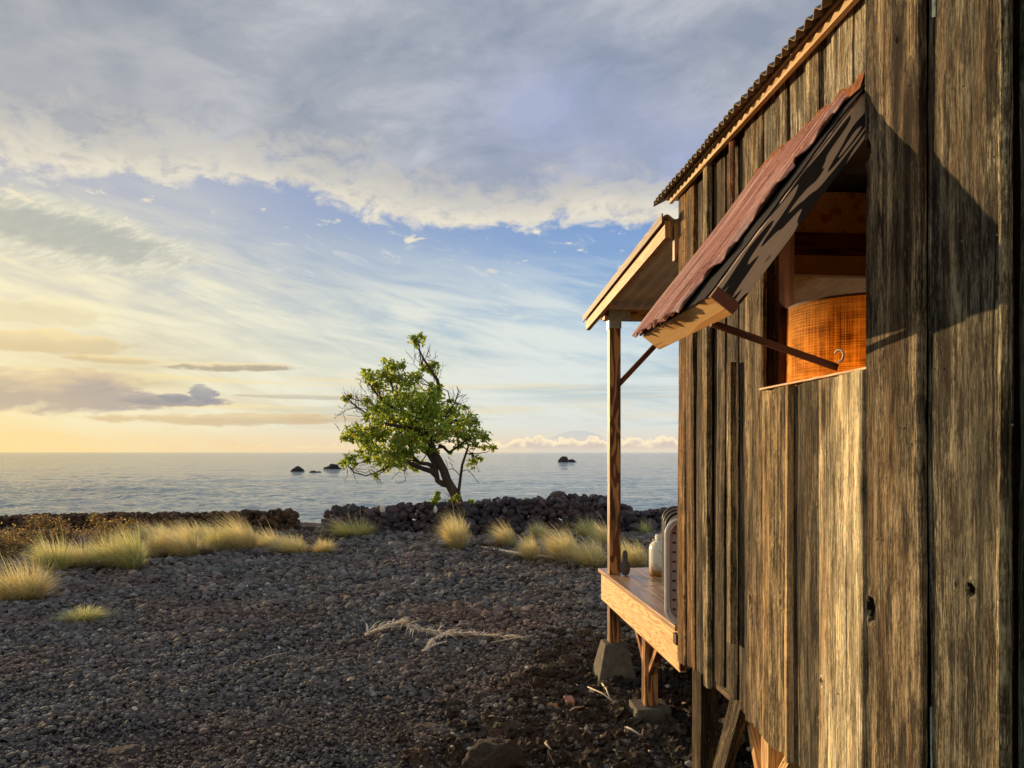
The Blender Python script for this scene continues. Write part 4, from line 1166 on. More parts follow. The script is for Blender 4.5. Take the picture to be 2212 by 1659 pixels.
    spray(430, 960, 0.9, -0.6, 9, 0.5); spray(560, 980, 0.5, -0.5, 6, 0.45); spray(400, 720, -0.1, 0.8, 2, 0.35); spray(390, 620, -0.2, -0.5, 3, 0.3); spray(760, 990, 0.2, -0.8, 4, 0.4)
    spray(1060, 930, 0, -0.8, 3, 0.3); spray(1230, 960, 0.2, -1, 3, 0.2); spray(1090, 1230, -0.6, 0.5, 7, 0.35, -1.1); spray(1090, 1250, 0.7, 0.5, 7, 0.35, -1.1); spray(1000, 820, 0.2, -0.6, 4, 0.3)
    spray(1080, 1150, -0.2, 0.9, 4, 0.3, -0.3)
    tw.build('branch', M['twig'], e)
tree()

# ---------------------------------------------------------------- the shack (local frame: x into the shack, y along the wall away from the camera)
TH = math.atan(0.088)
WD = 1.3
def yl(px, d=WD):
    """local y of a point of the wall plane seen at px"""
    return d / ((px - 1106) / F + 0.088) / math.cos(TH) * 1.0


SH = empty('shack', (WD, 0, 0), TH, label='weathered grey plank shack on posts with a corrugated roof, porch and propped window flap', category='shack')
FL = 0.837            # deck and floor level
TOPZ = 3.25


def plank(m, y0, y1, z0, z1, proud, tone, th=0.022, rag=0.012, edge=0.004, seed=None, notch=None):
    """one upright board, face towards -x, with wavy edges, a little cup and broken ends"""
    rng = np.random.default_rng(seed if seed is not None else R.randint(0, 10 ** 6))
    if y0 > y1: y0, y1 = y1, y0
    L = z1 - z0; w = y1 - y0
    nz, nw = (int(L / 0.009), int(w / 0.007)) if notch else (max(6, int(L / 0.035)), max(3, int(w / 0.022)))
    zs = np.linspace(0, 1, nz + 1); ws = np.linspace(0, 1, nw + 1)
    so = rng.random() * 50
    e0 = edge * fbm(zs * L * 4 + so, zs * 0, seed=1, oct=4, gain=0.6)
    e1 = edge * fbm(zs * L * 4 + so + 90, zs * 0, seed=2, oct=4, gain=0.6)
    bot = rag * fbm(ws * w * 22 + so, ws * 0 + 3.3, seed=3, oct=3); top = rag * 0.5 * fbm(ws * w * 22 + so, ws * 0 + 7.3, seed=4, oct=3)
    Wm, Zm = np.meshgrid(ws, zs)
    yy = (y0 + e0[:, None]) * (1 - Wm) + (y1 + e1[:, None]) * Wm
    zz = (z0 + bot[None, :]) * (1 - Zm) + (z1 + top[None, :]) * Zm
    bow = 0.006 * fbm(zs * L * 0.7 + so, zs * 0 + 1, seed=6, oct=2)[:, None]
    cup = rng.uniform(-0.004, 0.006) * (2 * Wm - 1) ** 2
    xx = -proud - bow + cup + 0.0016 * fbm(yy * 40, zz * 1.6, seed=7, oct=3)
    xx = xx + 0.004 * (np.abs(2 * Wm - 1) > 0.98)
    if notch is not None:                           # knot holes: (y, z, r)
        for (ny, nz_, nr) in notch:
            dd = np.sqrt((yy - ny) ** 2 + ((zz - nz_) / 1.5) ** 2)
            xx = xx + (0.018 if nr > 0.02 or nr == 0.012 else 0.002) * np.clip(1 - dd / nr, 0, 1) ** 0.3 - 0.003 * np.exp(-((dd - nr * 1.35) / (nr * 0.3)) ** 2)
    n1 = nw + 1
    idx = np.arange((nz + 1) * n1).reshape(nz + 1, n1)
    V = [tuple(v) for v in np.stack([xx.ravel(), yy.ravel(), zz.ravel()], 1).tolist()]
    ou, ov = rng.random() * 40, rng.random() * 40
    fs, uv = [], []
    U = (zz + ou).ravel(); Vv = (Wm * w + ov).ravel()
    for i in range(nz):
        for j in range(nw):
            f = (idx[i, j], idx[i + 1, j], idx[i + 1, j + 1], idx[i, j + 1])
            fs.append(tuple(int(a) for a in f)); uv.append([(float(U[a]), float(Vv[a])) for a in f])
    # sides and ends back to the framing
    ring = [int(a) for a in idx[:, 0]] + [int(a) for a in idx[-1, 1:]] + [int(a) for a in idx[::-1, -1][1:]] + [int(a) for a in idx[0, ::-1][1:-1]]
    base = len(V)
    for a in ring: V.append((-proud + th, V[a][1], V[a][2]))
    k = len(ring)
    for i in range(k):
        a, b_ = ring[i], ring[(i + 1) % k]; c, d = base + (i + 1) % k, base + i
        fs.append((a, d, c, b_)); uv.append([(float(U[a]), float(Vv[a])), (float(U[a]), float(Vv[a]) + th), (float(U[b_]), float(Vv[b_]) + th), (float(U[b_]), float(Vv[b_]))])
    if notch is not None:
        tl = []
        for i in range(nz):
            for j in range(nw):
                k_ = 1.0
                for (ny, nz_, nr) in notch:
                    d_ = math.hypot(float(yy[i, j]) - ny, (float(zz[i, j]) - nz_) / 1.5) / nr
                    k_ = (0.03 if (nr > 0.02 or nr == 0.012) else 0.4) if d_ < 0.85 else (1.5 if d_ < 1.5 else k_)  # holes toned near black for the shade inside; knots dark, rims pale
                tl.append(tuple(q * k_ for q in tone))
        tone = tl + [tone] * (len(fs) - len(tl))
    m.add(V, fs, uv, tone)


def side_wall():
    w = MB(); bt = MB()
    WS, WT = 2.055, 2.934       # window sill and head
    zb = 0.665
    grey = (0.95, 0.95, 0.95); brown = (0.95, 0.78, 0.58); dk = (0.42, 0.40, 0.38); lt = (1.75, 1.62, 1.40); tan = (1.35, 1.15, 0.85)
    full = [(1470, 1486, 0.018, (1.15, 0.85, 0.5)), (1486, 1502, 0.013, (1.0, 0.72, 0.42)), (1502, 1518, -0.006, dk), (1518, 1532, 0.0, (0.6, 0.55, 0.48)),
            (1539, 1562, 0.0, (0.55, 0.52, 0.47)), (1562, 1585, -0.007, (0.5, 0.48, 0.44)), (1592, 1609, -0.010, dk), (1609, 1647, 0.004, (0.95, 0.88, 0.74))]
    for i, (a, b, pr, t) in enumerate(full):
        t = (t[0] * 0.86, t[1] * 0.76, t[2] * 0.66)
        plank(w, yl(a), yl(b), zb + R.uniform(-0.02, 0.02) + (0.03 if 1500 < a < 1570 else 0), TOPZ, pr, t, seed=100 + i, rag=0.02,
              notch={0: [(4.12, 1.02, 0.011)], 3: [(3.83, 1.25, 0.014)], 7: [(3.27, 1.17, 0.016)]}.get(i))
    # below the window
    low = [(1647, 1674, 0.010, (1.5, 1.32, 0.98)), (1674, 1707, 0.004, (1.25, 1.08, 0.82)), (1715, 1779, 0.004, (0.48, 0.45, 0.39)), (1779, 1875, 0.012, (2.35, 2.2, 1.8)), (1875, 1890, -0.010, (0.5, 0.42, 0.36))]
    for i, (a, b, pr, t) in enumerate(low):
        t = t if t[0] > 2 else (t[0] * 0.88, t[1] * 0.84, t[2] * 0.78)
        plank(w, yl(a), yl(b), 0.655 + R.uniform(-0.02, 0.02), WS - 0.004, pr, t, seed=200 + i, edge=0.002, rag=0.012,
              notch={1: [(2.97, 1.22, 0.011)], 2: [(2.67, 1.62, 0.011), (2.67, 0.86, 0.010)], 3: [(2.62, 1.02, 0.009)]}.get(i))
    # above the window
    up = [(1647, 1676, 0.0, (0.8, 0.76, 0.68)), (1676, 1700, 0.006, (1.1, 1.0, 0.85)), (1700, 1742, 0.0, (1.05, 1.04, 1.0)), (1742, 1772, 0.008, (1.5, 1.36, 1.1)),
          (1772, 1800, 0.004, (1.25, 1.2, 1.1)), (1800, 1846, 0.009, (1.6, 1.52, 1.35)), (1846, 1890, 0.004, (1.5, 1.48, 1.4))]
    for i, (a, b, pr, t) in enumerate(up):
        plank(w, yl(a), yl(b), WT + 0.004, TOPZ, pr, t, seed=300 + i, edge=0.003, rag=0.004)
    # nearer than the window, on towards the photographer
    kn = [(2.305, 1.33, 0.026), (2.315, 2.70, 0.022), (2.06, 2.16, 0.010), (2.155, 2.95, 0.006)]
    kn2 = [(1.955, 1.46, 0.007), (1.90, 1.46, 0.012), (1.80, 2.75, 0.007)]
    right = [(1890, 2008, 0.030, (0.86, 0.76, 0.60)), (2008, 2172, 0.002, (0.62, 0.63, 0.56)), (2188, 2300, -0.004, (0.40, 0.46, 0.44))]
    for i, (a, b, pr, t) in enumerate(right):
        t = (t[0] * 0.78, t[1] * 0.76, t[2] * 0.76)
        plank(w, yl(a), yl(b), 0.64, TOPZ, pr, t, seed=400 + i, notch=kn if i == 0 else (kn2 if i in (1, 2) else None), edge=0.003)
    y = yl(2300)
    i = 0
    while y > -1.5:
        plank(w, y - 0.25, y - 0.004, 0.64, TOPZ, 0.0, (0.8 + 0.2 * (i % 3), 0.75 + 0.2 * (i % 3), 0.7), seed=500 + i, edge=0.003)
        if i % 2: plank(bt, y - 0.275, y - 0.235, 0.64, TOPZ, 0.022, grey, seed=550 + i); bt.build('batten', M['plank'], SH); bt = MB()
        y -= 0.25; i += 1
    w.build('side_wall', M['plank'], SH)
    for i, (a, b, pr, t, z0, z1) in enumerate([(1531, 1540, 0.026, (1.25, 1.08, 0.8), 0.66, TOPZ), (1584, 1593, 0.028, (0.85, 0.72, 0.52), 0.95, 2.2), (1584, 1592, 0.030, (1.3, 0.62, 0.32), 2.6, 3.19),
                                               (1706, 1712, 0.020, (1.5, 1.05, 0.55), 0.65, 2.05), (1711, 1716, 0.024, (1.8, 1.4, 0.9), 0.65, 2.045), (2170, 2190, 0.026, (1.1, 1.05, 0.85), 0.64, TOPZ)]):
        b2 = MB(); plank(b2, yl(a), yl(b), z0, z1, pr, t, seed=600 + i, edge=0.0025, rag=0.006)
        b2.build('batten', M['plank'], SH)
    # chips of old blue-green paint down one board edge
    PM = simple('flaked_pale_blue_paint', (0.34, 0.42, 0.38, 1), 0.8, 0, 0.2, 0.4, 60)
    pa = MB()
    plank(pa, yl(2019), yl(2025), 2.95, TOPZ, 0.0075, (1, 1, 1), th=0.01, seed=700, edge=0.004)
    pa.build('old_paint_strip', PM, SH); pa = MB()
    plank(pa, yl(2011), yl(2018), 0.66, 1.12, 0.0075, (1, 1, 1), th=0.01, seed=701, edge=0.004)
    pa.build('old_paint_strip', PM, SH); pa = MB()
    plank(pa, yl(2160), yl(2167), 2.88, TOPZ, 0.0085, (1, 1, 1), th=0.01, seed=702, edge=0.004)
    pa.build('old_paint_strip', PM, SH)
    # backing so that no light leaks between the boards (with the window left open)
    bk = MB()
    bk.box(0.024, 0.05, yl(1472), yl(1647) if False else yl(1647), 0.70, TOPZ - 0.01) if False else None
    bk.box(0.026, 0.05, yl(1647), yl(1474), 0.72, TOPZ - 0.01)
    bk.box(0.026, 0.05, yl(1890), yl(1647), 0.72, WS - 0.02)
    bk.box(0.026, 0.05, yl(1890), yl(1647), WT + 0.02, TOPZ - 0.01)
    bk.box(0.026, 0.05, -1.5, yl(1890), 0.72, TOPZ - 0.01)
    bk.build('light_leak_backing', M['dark'], SH)
    # nails
    nlm = MB(); nlm.lathe([(0, 0), (0.0027, 0), (0.0027, 0.003)], (0, 0, 0), 7)
    for q in range(len(nlm.v)): vx, vy, vz = nlm.v[q]; nlm.v[q] = (-vz, vx, vy)
    n0 = nlm.build('nail_head', M['galv'], SH); n0.location = (-0.022, yl(1700), 1.2)
    for k in range(78):
        y = R.uniform(yl(2212), yl(1478)); z = R.choice([0.80, 1.0, 1.5, 1.9, 2.4, 2.8, 3.1]) + R.uniform(-0.22, 0.12)
        if yl(1890) < y < yl(1647) and WS - 0.03 < z < WT + 0.03: continue
        o = n0.copy(); col.objects.link(o); q_ = R.uniform(0.6, 1.2); o.scale = (1, q_, q_)
        o.location = (-0.037 if yl(2008) < y < yl(1890) else -0.019, y, z)
    # sill and jamb
    s = MB(); s.box(-0.014, 0.055, yl(1890), yl(1647), WS - 0.002, WS + 0.007, (0.8, 0.7, 0.6), 1)
    s.build('window_sill', M['deckpine'], SH, bevel=0.002)
    j = MB()
    j.box(0.056, 0.122, yl(1647) - 0.030, yl(1647) - 0.002, WS + 0.016, WT, (0.42, 0.5, 0.5), 2)
    j.build('window_jamb', M['redwood'], SH, bevel=0.002)
side_wall()


def corr(m, u0, u1, v0, v1, fn, period, amp, th, nv=2, tone=None, rag=None, per=10):
    """corrugated sheet: fn(u, v, h) -> point; waves along u"""
    nu = int((u1 - u0) / period * per)
    us = np.linspace(u0, u1, nu + 1); vs = np.linspace(v0, v1, nv + 1)
    V = []; n1 = nv + 1
    for lay in (0, 1):
        for i, u in enumerate(us):
            h = amp * math.sin(2 * math.pi * u / period) + (0 if lay == 0 else -th)
            for j, v in enumerate(vs):
                V.append(fn(u, v + (rag(u, j) if rag else 0), h))
    off = (nu + 1) * n1; fs = []; uv = []
    def U(a): k = a % off; return (us[k // n1], vs[k % n1])
    for i in range(nu):
        for j in range(nv):
            a = (i * n1 + j, (i + 1) * n1 + j, (i + 1) * n1 + j + 1, i * n1 + j + 1)
            fs.append(a); fs.append(tuple(off + q for q in reversed(a)))
        for j in (0, nv):
            fs.append((i * n1 + j, (i + 1) * n1 + j, off + (i + 1) * n1 + j, off + i * n1 + j))
    for j in range(nv):
        for i in (0, nu):
            fs.append((i * n1 + j, i * n1 + j + 1, off + i * n1 + j + 1, off + i * n1 + j))
    for f in fs: uv.append([U(a) for a in f])
    m.add(V, fs, uv, tone)


def roofs():
    sl = 0.54; RX = 1.9
    # main roof: waves along y, sheets run up from the eave at x = -0.10
    m = MB()
    corr(m, -1.8, 4.46, -0.103, RX, lambda u, v, h: (v - h * 0.4, u, 3.225 + sl * (v + 0.10) + h), 0.062, 0.0095, 0.004, 3,
         rag=lambda u, j: (0.004 * math.sin(u * 7.1) + 0.003 * math.sin(u * 23)) if j == 0 else 0)
    corr(m, -1.8, 4.46, RX, 3.95, lambda u, v, h: (v, u, 3.225 + sl * (RX + 0.10) - sl * (v - RX) + h), 0.062, 0.0095, 0.004, 2)
    m.build('roof', M['roofmetal'], SH, smooth=False)
    b = MB()   # pale plate along the top of the wall, under the sheets
    b.box(-0.046, -0.024, -1.6, 4.32, 3.188, 3.218, (0.8, 0.8, 0.7), 1)
    b.box(-0.062, 0.06, -1.6, 4.36, 3.2195, 3.2375, (0.22, 0.25, 0.28), 1)
    b.build('eave_board', M['newwood'], SH, bevel=0.002)
    r = MB()
    for y in (4.34, 3.3, 2.2, 1.1, 0.0):
        r.beam((0.06, y, 3.25), (RX, y, 3.25 + sl * (RX - 0.06)), 0.04, 0.05, (0, 0, 1))
    r.build('rafter', M['post'], SH)
    # end wall with the door to the porch; far side and back walls
    e = MB(); ye = 4.255
    def wallbox(x0, x1, z0, z1, tone=(0.8, 0.75, 0.65)):
        k = max(1, int((x1 - x0) / 0.22))
        for i in range(k):
            a = x0 + (x1 - x0) * i / k; c = x0 + (x1 - x0) * (i + 1) / k - 0.003
            zt = z1 if z1 < 3.2 else 3.16 + sl * min((a + c) / 2 + 0.1, 3.9 - (a + c) / 2)
            e.box(a, c, ye - 0.022, ye, z0, zt, tuple(q * R.uniform(0.8, 1.2) for q in tone), 2)
    wallbox(0.03, 0.50, 0.66, 3.3); wallbox(1.42, 3.8, 0.66, 3.3); wallbox(0.50, 1.42, 2.78, 3.3)
    e.build('end_wall', M['plank'], SH)
    f = MB()
    f.box(3.78, 3.80, -1.5, 4.23, 0.66, 3.22, None, 2); f.box(0.03, 3.78, -1.52, -1.5, 0.66, 3.9, None, 2)
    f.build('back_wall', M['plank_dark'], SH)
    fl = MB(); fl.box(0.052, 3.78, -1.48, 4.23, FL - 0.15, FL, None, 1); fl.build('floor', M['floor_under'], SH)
    # interior lining of the end wall: matting, dark beam, cream header over the door
    q = MB(); q.box(0.06, 3.7, 4.180, 4.228, 3.01, 3.235, None, 0); q.build('woven_wall_panel', M['mat'], SH)
    q = MB(); q.box(0.055, 3.7, 4.168, 4.230, 2.885, 3.005, None, 0); q.build('dark_beam', M['redwood'], SH)
    q = MB(); q.box(0.055, 3.7, 4.176, 4.231, 2.775, 2.883, None, 0); q.build('door_header', M['cream'], SH)
    q = MB(); q.box(0.055, 0.56, 4.19, 4.229, FL, 2.77, None, 2); q.box(1.44, 3.7, 4.19, 4.229, FL, 2.77, None, 2); q.build('interior_lining', M['mat'], SH)
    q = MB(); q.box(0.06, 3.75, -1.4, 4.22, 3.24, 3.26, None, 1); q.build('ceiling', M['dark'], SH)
    # porch roof: sheets run away from the shack, waves along x
    p = MB()
    zr = lambda y: 3.093 - (y - 4.1) * 0.0565
    corr(p, -0.095, 3.6, 4.262, 6.70, lambda u, v, h: (u, v, zr(v) + 0.016 + h), 0.095, 0.013, 0.003, 2)
    p.build('porch_roof', M['porchmetal'], SH, smooth=False)
    k = MB()
    k.beam((-0.062, 4.275, zr(4.275) - 0.05), (-0.062, 6.66, zr(6.66) - 0.05), 0.036, 0.095, (0, 0, 1), (0.80, 0.68, 0.52))
    k.build('rake_board', M['deckpine'], SH, bevel=0.002)
    k = MB()
    for x in (1.15, 2.3, 3.45): k.beam((x, 4.27, zr(4.27) - 0.05), (x, 6.62, zr(6.62) - 0.05), 0.036, 0.088, (0, 0, 1))
    k.build('porch_rafter', M['deckpine'], SH)
    k = MB(); k.box(-0.040, 3.5, 6.07, 6.16, 2.845, 2.925, None, 0); k.build('header_beam', M['post'], SH, bevel=0.002)
    k = MB(); k.box(-0.03, 0.0, 4.262, 4.30, 2.86, 3.06, None, 2); k.build('ledger_block', M['post'], SH, bevel=0.002)
    # eave trim of pale wood over the sheet edge
    k = MB(); k.beam((-0.098, 4.262, zr(4.262) + 0.008), (-0.098, 6.70, zr(6.70) + 0.008), 0.008, 0.05, (0, 0, 1), (0.20, 0.15, 0.11)); k.build('roof_edge_trim', M['newwood'], SH)
    # post with steel cap and knee brace
    for xx in (0.0, 3.3):
        o = MB(); o.box(xx, xx + 0.089, 6.07, 6.159, FL, 2.843, None, 2)
        pst = o.build('porch_post', M['post'], SH, bevel=0.003)
        c = MB(); c.box(xx - 0.004, xx + 0.093, 6.064, 6.068, 2.775, 2.90, None, 2); c.box(xx - 0.004, xx + 0.165, 6.062, 6.067, 2.845, 2.915, None, 2)
        c.box(xx - 0.0065, xx - 0.0025, 6.069, 6.162, 2.775, 2.90, None, 2)
        for a, bb in ((0.02, 2.87), (0.07, 2.87), (0.02, 2.80), (0.07, 2.80), (0.13, 2.87)): c.box(xx + a - 0.005, xx + a + 0.005, 6.056, 6.061, bb - 0.005, bb + 0.005)
        c.build('post_cap', M['galv'], pst)
        kb = MB()
        s = 1 if xx < 1 else -1
        kb.beam((xx + 0.045 + s * 0.03, 6.115, 2.33), (xx + 0.045 + s * 0.52, 6.115, 2.85), 0.038, 0.045, (0, 1, 0))
        kb.build('knee_brace', M['redwood'], pst)
roofs()


def deck():
    d = MB()
    xs = np.arange(-0.022, 3.5, 0.142)
    for i, x in enumerate(xs):
        cut = [4.28, 6.42] if i % 3 == 0 else ([4.28, 5.55, 6.42] if i % 3 == 1 else [4.28, 4.95, 6.42])
        for a, b in zip(cut[:-1], cut[1:]):
            d.box(x, x + 0.137, a, b - 0.003, FL - 0.030, FL + R.uniform(-0.001, 0.001), tuple(R.uniform(0.85, 1.12) for _ in range(1)) * 3, 1)
    d.build('deck_boards', M['deckboard'], SH, bevel=0.002)
    f = MB(); f.box(0.0, 0.038, 4.262, 6.40, 0.583, FL - 0.032, (1.15, 1.1, 1.0), 1); f.build('deck_fascia', M['deckpine'], SH, bevel=0.003)
    f = MB(); f.box(0.04, 3.45, 6.36, 6.398, 0.583, FL - 0.034, None, 0)
    for x in (0.6, 1.2, 1.8, 2.4, 3.0): f.box(x, x + 0.038, 4.27, 6.355, 0.60, FL - 0.036, None, 1)
    f.build('deck_joist', M['deckpine'], SH)
    f = MB(); f.box(-0.006, 0.02, 4.238, 4.262, 0.60, 0.80, (0.6, 0.4, 0.3), 2); f.build('corner_cleat', M['redwood'], SH)
    c = MB(); c.box(-0.030, -0.006, 4.235, 4.29, 0.742, 0.80, (0.5, 0.5, 0.5), 2); c.build('joist_end', M['redwood'], SH)

    def pier(cx, cy, z0, z1, t, b_):
        m = MB(); vs = []
        for z, r in ((z0, b_), (z1, t)):
            for sx, sy in ((-1, -1), (1, -1), (1, 1), (-1, 1)): vs.append((cx + sx * r, cy + sy * r, z))
        m.add(vs, [(3, 2, 1, 0), (4, 5, 6, 7), (0, 1, 5, 4), (1, 2, 6, 5), (2, 3, 7, 6), (3, 0, 4, 7)])
        return m
    # posts under the deck
    for (x, y, zt, pz, kind) in [(0.045, 6.115, 0.582, 0.30, 'pyr'), (0.075, 5.16, 0.582, 0.115, 'blk'), (3.3, 6.115, 0.582, 0.30, 'pyr'), (3.3, 5.0, 0.582, 0.115, 'blk'), (1.7, 6.115, 0.582, 0.30, 'pyr')]:
        m = MB(); m.box(x - 0.0445, x + 0.0445, y - 0.0445, y + 0.0445, pz, zt if kind == 'blk' else (0.582 if x > 0.2 else FL - 0.032) - (0 if x > 0.2 else 0), None, 2)
        ps = m.build('support_post', M['post'], SH, bevel=0.003)
        if kind == 'blk':
            k = MB()
            k.beam((x, y + 0.03, pz + 0.22), (x, y + 0.36, 0.60), 0.038, 0.05, (1, 0, 0)); k.beam((x, y - 0.03, pz + 0.22), (x, y - 0.30, 0.60), 0.038, 0.05, (1, 0, 0))
            k.build('brace', M['post'], ps)
            pier(x, y, -0.08, pz, 0.115, 0.115).build('footing_block', M['concrete'], ps, bevel=0.006)
        else:
            pier(x, y, -0.05, pz, 0.088, 0.17).build('concrete_pier', M['concrete'], ps, bevel=0.006)
    # old post and brace under the wall corner
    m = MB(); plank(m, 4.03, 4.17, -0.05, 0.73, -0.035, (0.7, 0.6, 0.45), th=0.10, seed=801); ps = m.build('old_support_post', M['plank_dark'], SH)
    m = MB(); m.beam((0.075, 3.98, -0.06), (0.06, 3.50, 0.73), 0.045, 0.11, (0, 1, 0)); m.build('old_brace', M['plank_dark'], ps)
    # new pale post with two braces
    y = 3.38; x = 0.150
    m = MB(); m.box(x - 0.0445, x + 0.0445, y - 0.040, y + 0.040, 0.0, 0.70, (1, 1, 1), 2); ps = m.build('support_post', M['deckpine'], SH, bevel=0.003)
    m = MB(); m.beam((x, y + 0.055, 0.30), (x, y + 0.29, 0.72), 0.040, 0.086, (1, 0, 0)); m.build('brace', M['deckpine'], ps)
    m = MB(); m.beam((x, y - 0.055, 0.34), (x, y - 0.38, 0.74), 0.040, 0.086, (1, 0, 0)); m.build('brace', M['deckpine'], ps)
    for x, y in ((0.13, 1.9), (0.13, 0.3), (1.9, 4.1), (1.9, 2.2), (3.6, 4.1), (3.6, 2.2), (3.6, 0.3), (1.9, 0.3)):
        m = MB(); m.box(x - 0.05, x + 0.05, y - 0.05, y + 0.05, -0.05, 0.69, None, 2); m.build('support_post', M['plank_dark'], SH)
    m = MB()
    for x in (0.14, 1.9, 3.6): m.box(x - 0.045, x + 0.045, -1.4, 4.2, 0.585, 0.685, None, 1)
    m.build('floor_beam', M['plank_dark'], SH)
deck()


def awning():
    H = np.array([-0.014, 2.934]); S1 = np.array([-0.519, 2.274])
    s = (S1 - H); L = float(np.linalg.norm(s)); s = s / L; n = np.array([s[1], -s[0]])      # outward, up
    if n[0] > 0: n = -n
    A = empty('awning', (0, 0, 0)); A.parent = SH
    def pt(t, y, h=0.0):
        q = H + s * t + n * h; return (float(q[0]), y, float(q[1]))
    y0, y1 = 2.345, 3.135
    sv = (float(n[0]), 0, float(n[1]))
    def rail(a, b, w, h, y, mt, name, hh, tone=None):
        m = MB(); m.beam(pt(a, y, hh), pt(b, y, hh), w, h, sv, tone); return m.build(name, mt, A, bevel=0.002)
    rail(0.0, L - 0.040, 0.038, 0.088, y0 + 0.019, M['zebra'], 'side_rail', -0.060)
    rail(0.0, L - 0.040, 0.038, 0.088, y1 - 0.019, M['zebra'], 'side_rail', -0.060)
    for nm, t in (('top_rail', 0.03), ('bottom_rail', L - 0.019)):
        m = MB(); m.beam(pt(t, y0, -0.060), pt(t, y1, -0.060), 0.038, 0.088, sv, (1.0, 0.95, 0.85)); m.build(nm, M['newwood'] if nm == 'bottom_rail' else M['zebra'], A, bevel=0.002)
    # end grain of the bottom rail
    m, g = mat('end_grain_rings'); o = g.tc('Object'); x, y, z = g.sep(o)
    dx_, dz_ = x + 0.46, z - 2.27
    rr = g.m('SQRT', dx_ * dx_ + dz_ * dz_)
    g.put(g.p.inputs['Base Color'], g.mix(g.smooth(g.m('SINE', rr * 900), -0.3, 0.5), (0.09, 0.018, 0.010, 1), (0.25, 0.06, 0.03, 1)))
    q = MB(); c = pt(L - 0.019, y0, -0.060); q.beam((c[0], y0 - 0.004, c[2]), (c[0], y0 + 0.001, c[2]), 0.036, 0.086, sv)
    # beam() builds width across the given up; align by rebuilding from corners
    vs = []
    for yy in (y0 - 0.003, y0 + 0.001):
        for a, b in ((-0.018, -0.103), (0.018, -0.103), (0.018, -0.018), (-0.018, -0.018)): vs.append(pt(L - 0.019 + a, yy, b))
    q = MB(); q.add(vs, [(0, 1, 2, 3), (7, 6, 5, 4), (0, 4, 5, 1), (1, 5, 6, 2), (2, 6, 7, 3), (3, 7, 4, 0)]); q.build('end_grain', m, A)
    # near-black ragged layer, then the red sheet with a ragged near edge
    rng = np.random.default_rng(9)
    def sheet(name, mt, ya, yb, amp, period, lift, raga, bot, th=0.004):
        nt, ny = 60, 90
        V = []; U = []
        for lay in (0, 1):
            for i in range(nt + 1):
                t = i / nt
                near = ya(t) + raga * float(fbm(np.array([t * 9.0 + lift * 100]), np.array([2.0]), seed=3, oct=4, gain=0.65)[0])
                for j in range(ny + 1):
                    v = j / ny; y = near + (yb - near) * v
                    tt = t * (L + bot(y)) 
                    h = lift + amp * math.sin(2 * math.pi * y / period) + 0.004 * math.sin(t * 5 + y * 3) - (th if lay else 0)
                    V.append(pt(tt, y, h))
        off = (nt + 1) * (ny + 1); fs = []
        for i in range(nt):
            for j in range(ny):
                a = i * (ny + 1) + j; f = (a, a + 1, a + ny + 2, a + ny + 1); fs.append(f); fs.append(tuple(off + q for q in reversed(f)))
        for i in range(nt):
            for j in (0, ny):
                a = i * (ny + 1) + j; b = a + ny + 1; fs.append((a, b, off + b, off + a))
        for j in range(ny):
            for i in (0, nt):
                a = i * (ny + 1) + j; fs.append((a, a + 1, off + a + 1, off + a))
        m = MB(); m.add(V, fs); m.build(name, mt, A)
    f1 = lambda y: 0.010 * float(fbm(np.array([y * 22]), np.array([5.0]), seed=8, oct=3)[0])
    sheet('underlay', M['near_black'], lambda t: y0 - 0.004 + 0.03 * t, y1 + 0.01, 0.0, 1.0, -0.008, 0.008, lambda y: 0.005 + f1(y))
    sheet('sheathing_board', M['zebra'], lambda t: y0 + 0.002, y1, 0.0, 1.0, -0.0142, 0.0, lambda y: 0.0, th=0.0015)
    sheet('red_sheet', M['red'], lambda t: y0 + 0.05 + 0.15 * t ** 1.3, y1 + 0.03, 0.0075, 0.066, 0.012, 0.02, lambda y: 0.022 + f1(y) * 1.6)
    # rusty flashing at the hinge
    m = MB(); V = []; k = 60
    for i in range(k + 1):
        y = 2.335 + (3.17 - 2.335) * i / k
        V.append((-0.022, y, 2.925)); V.append((-0.026, y, 2.956 + 0.008 * float(fbm(np.array([y * 25]), np.array([1.0]), seed=4, oct=3)[0])))
        V.append((-0.045, y, 2.900))
    fs = []
    for i in range(k): fs += [(i * 3, i * 3 + 1, i * 3 + 4, i * 3 + 3), (i * 3 + 1, i * 3 + 2, i * 3 + 5, i * 3 + 4)]
    m.add(V, fs); m.build('hinge_flashing', M['rust'], A)
    # prop stick and its hook
    m = MB(); m.beam((-0.44, 2.52, 2.215), (-0.01, 2.535, 2.078), 0.015, 0.022, (0, 0, 1)); m.build('prop_stick', M['redwood'], A, bevel=0.002)
    h = MB()
    pts = [(-0.012 + 0.02 * math.sin(a) * 0.3, 2.52 - 0.018 * math.sin(a), 2.095 + 0.02 - 0.020 * math.cos(a)) for a in np.linspace(-0.5, 4.2, 12)]
    h.tube(pts, 0.0035, 8); h.build('hook', M['galv'], A)
awning()


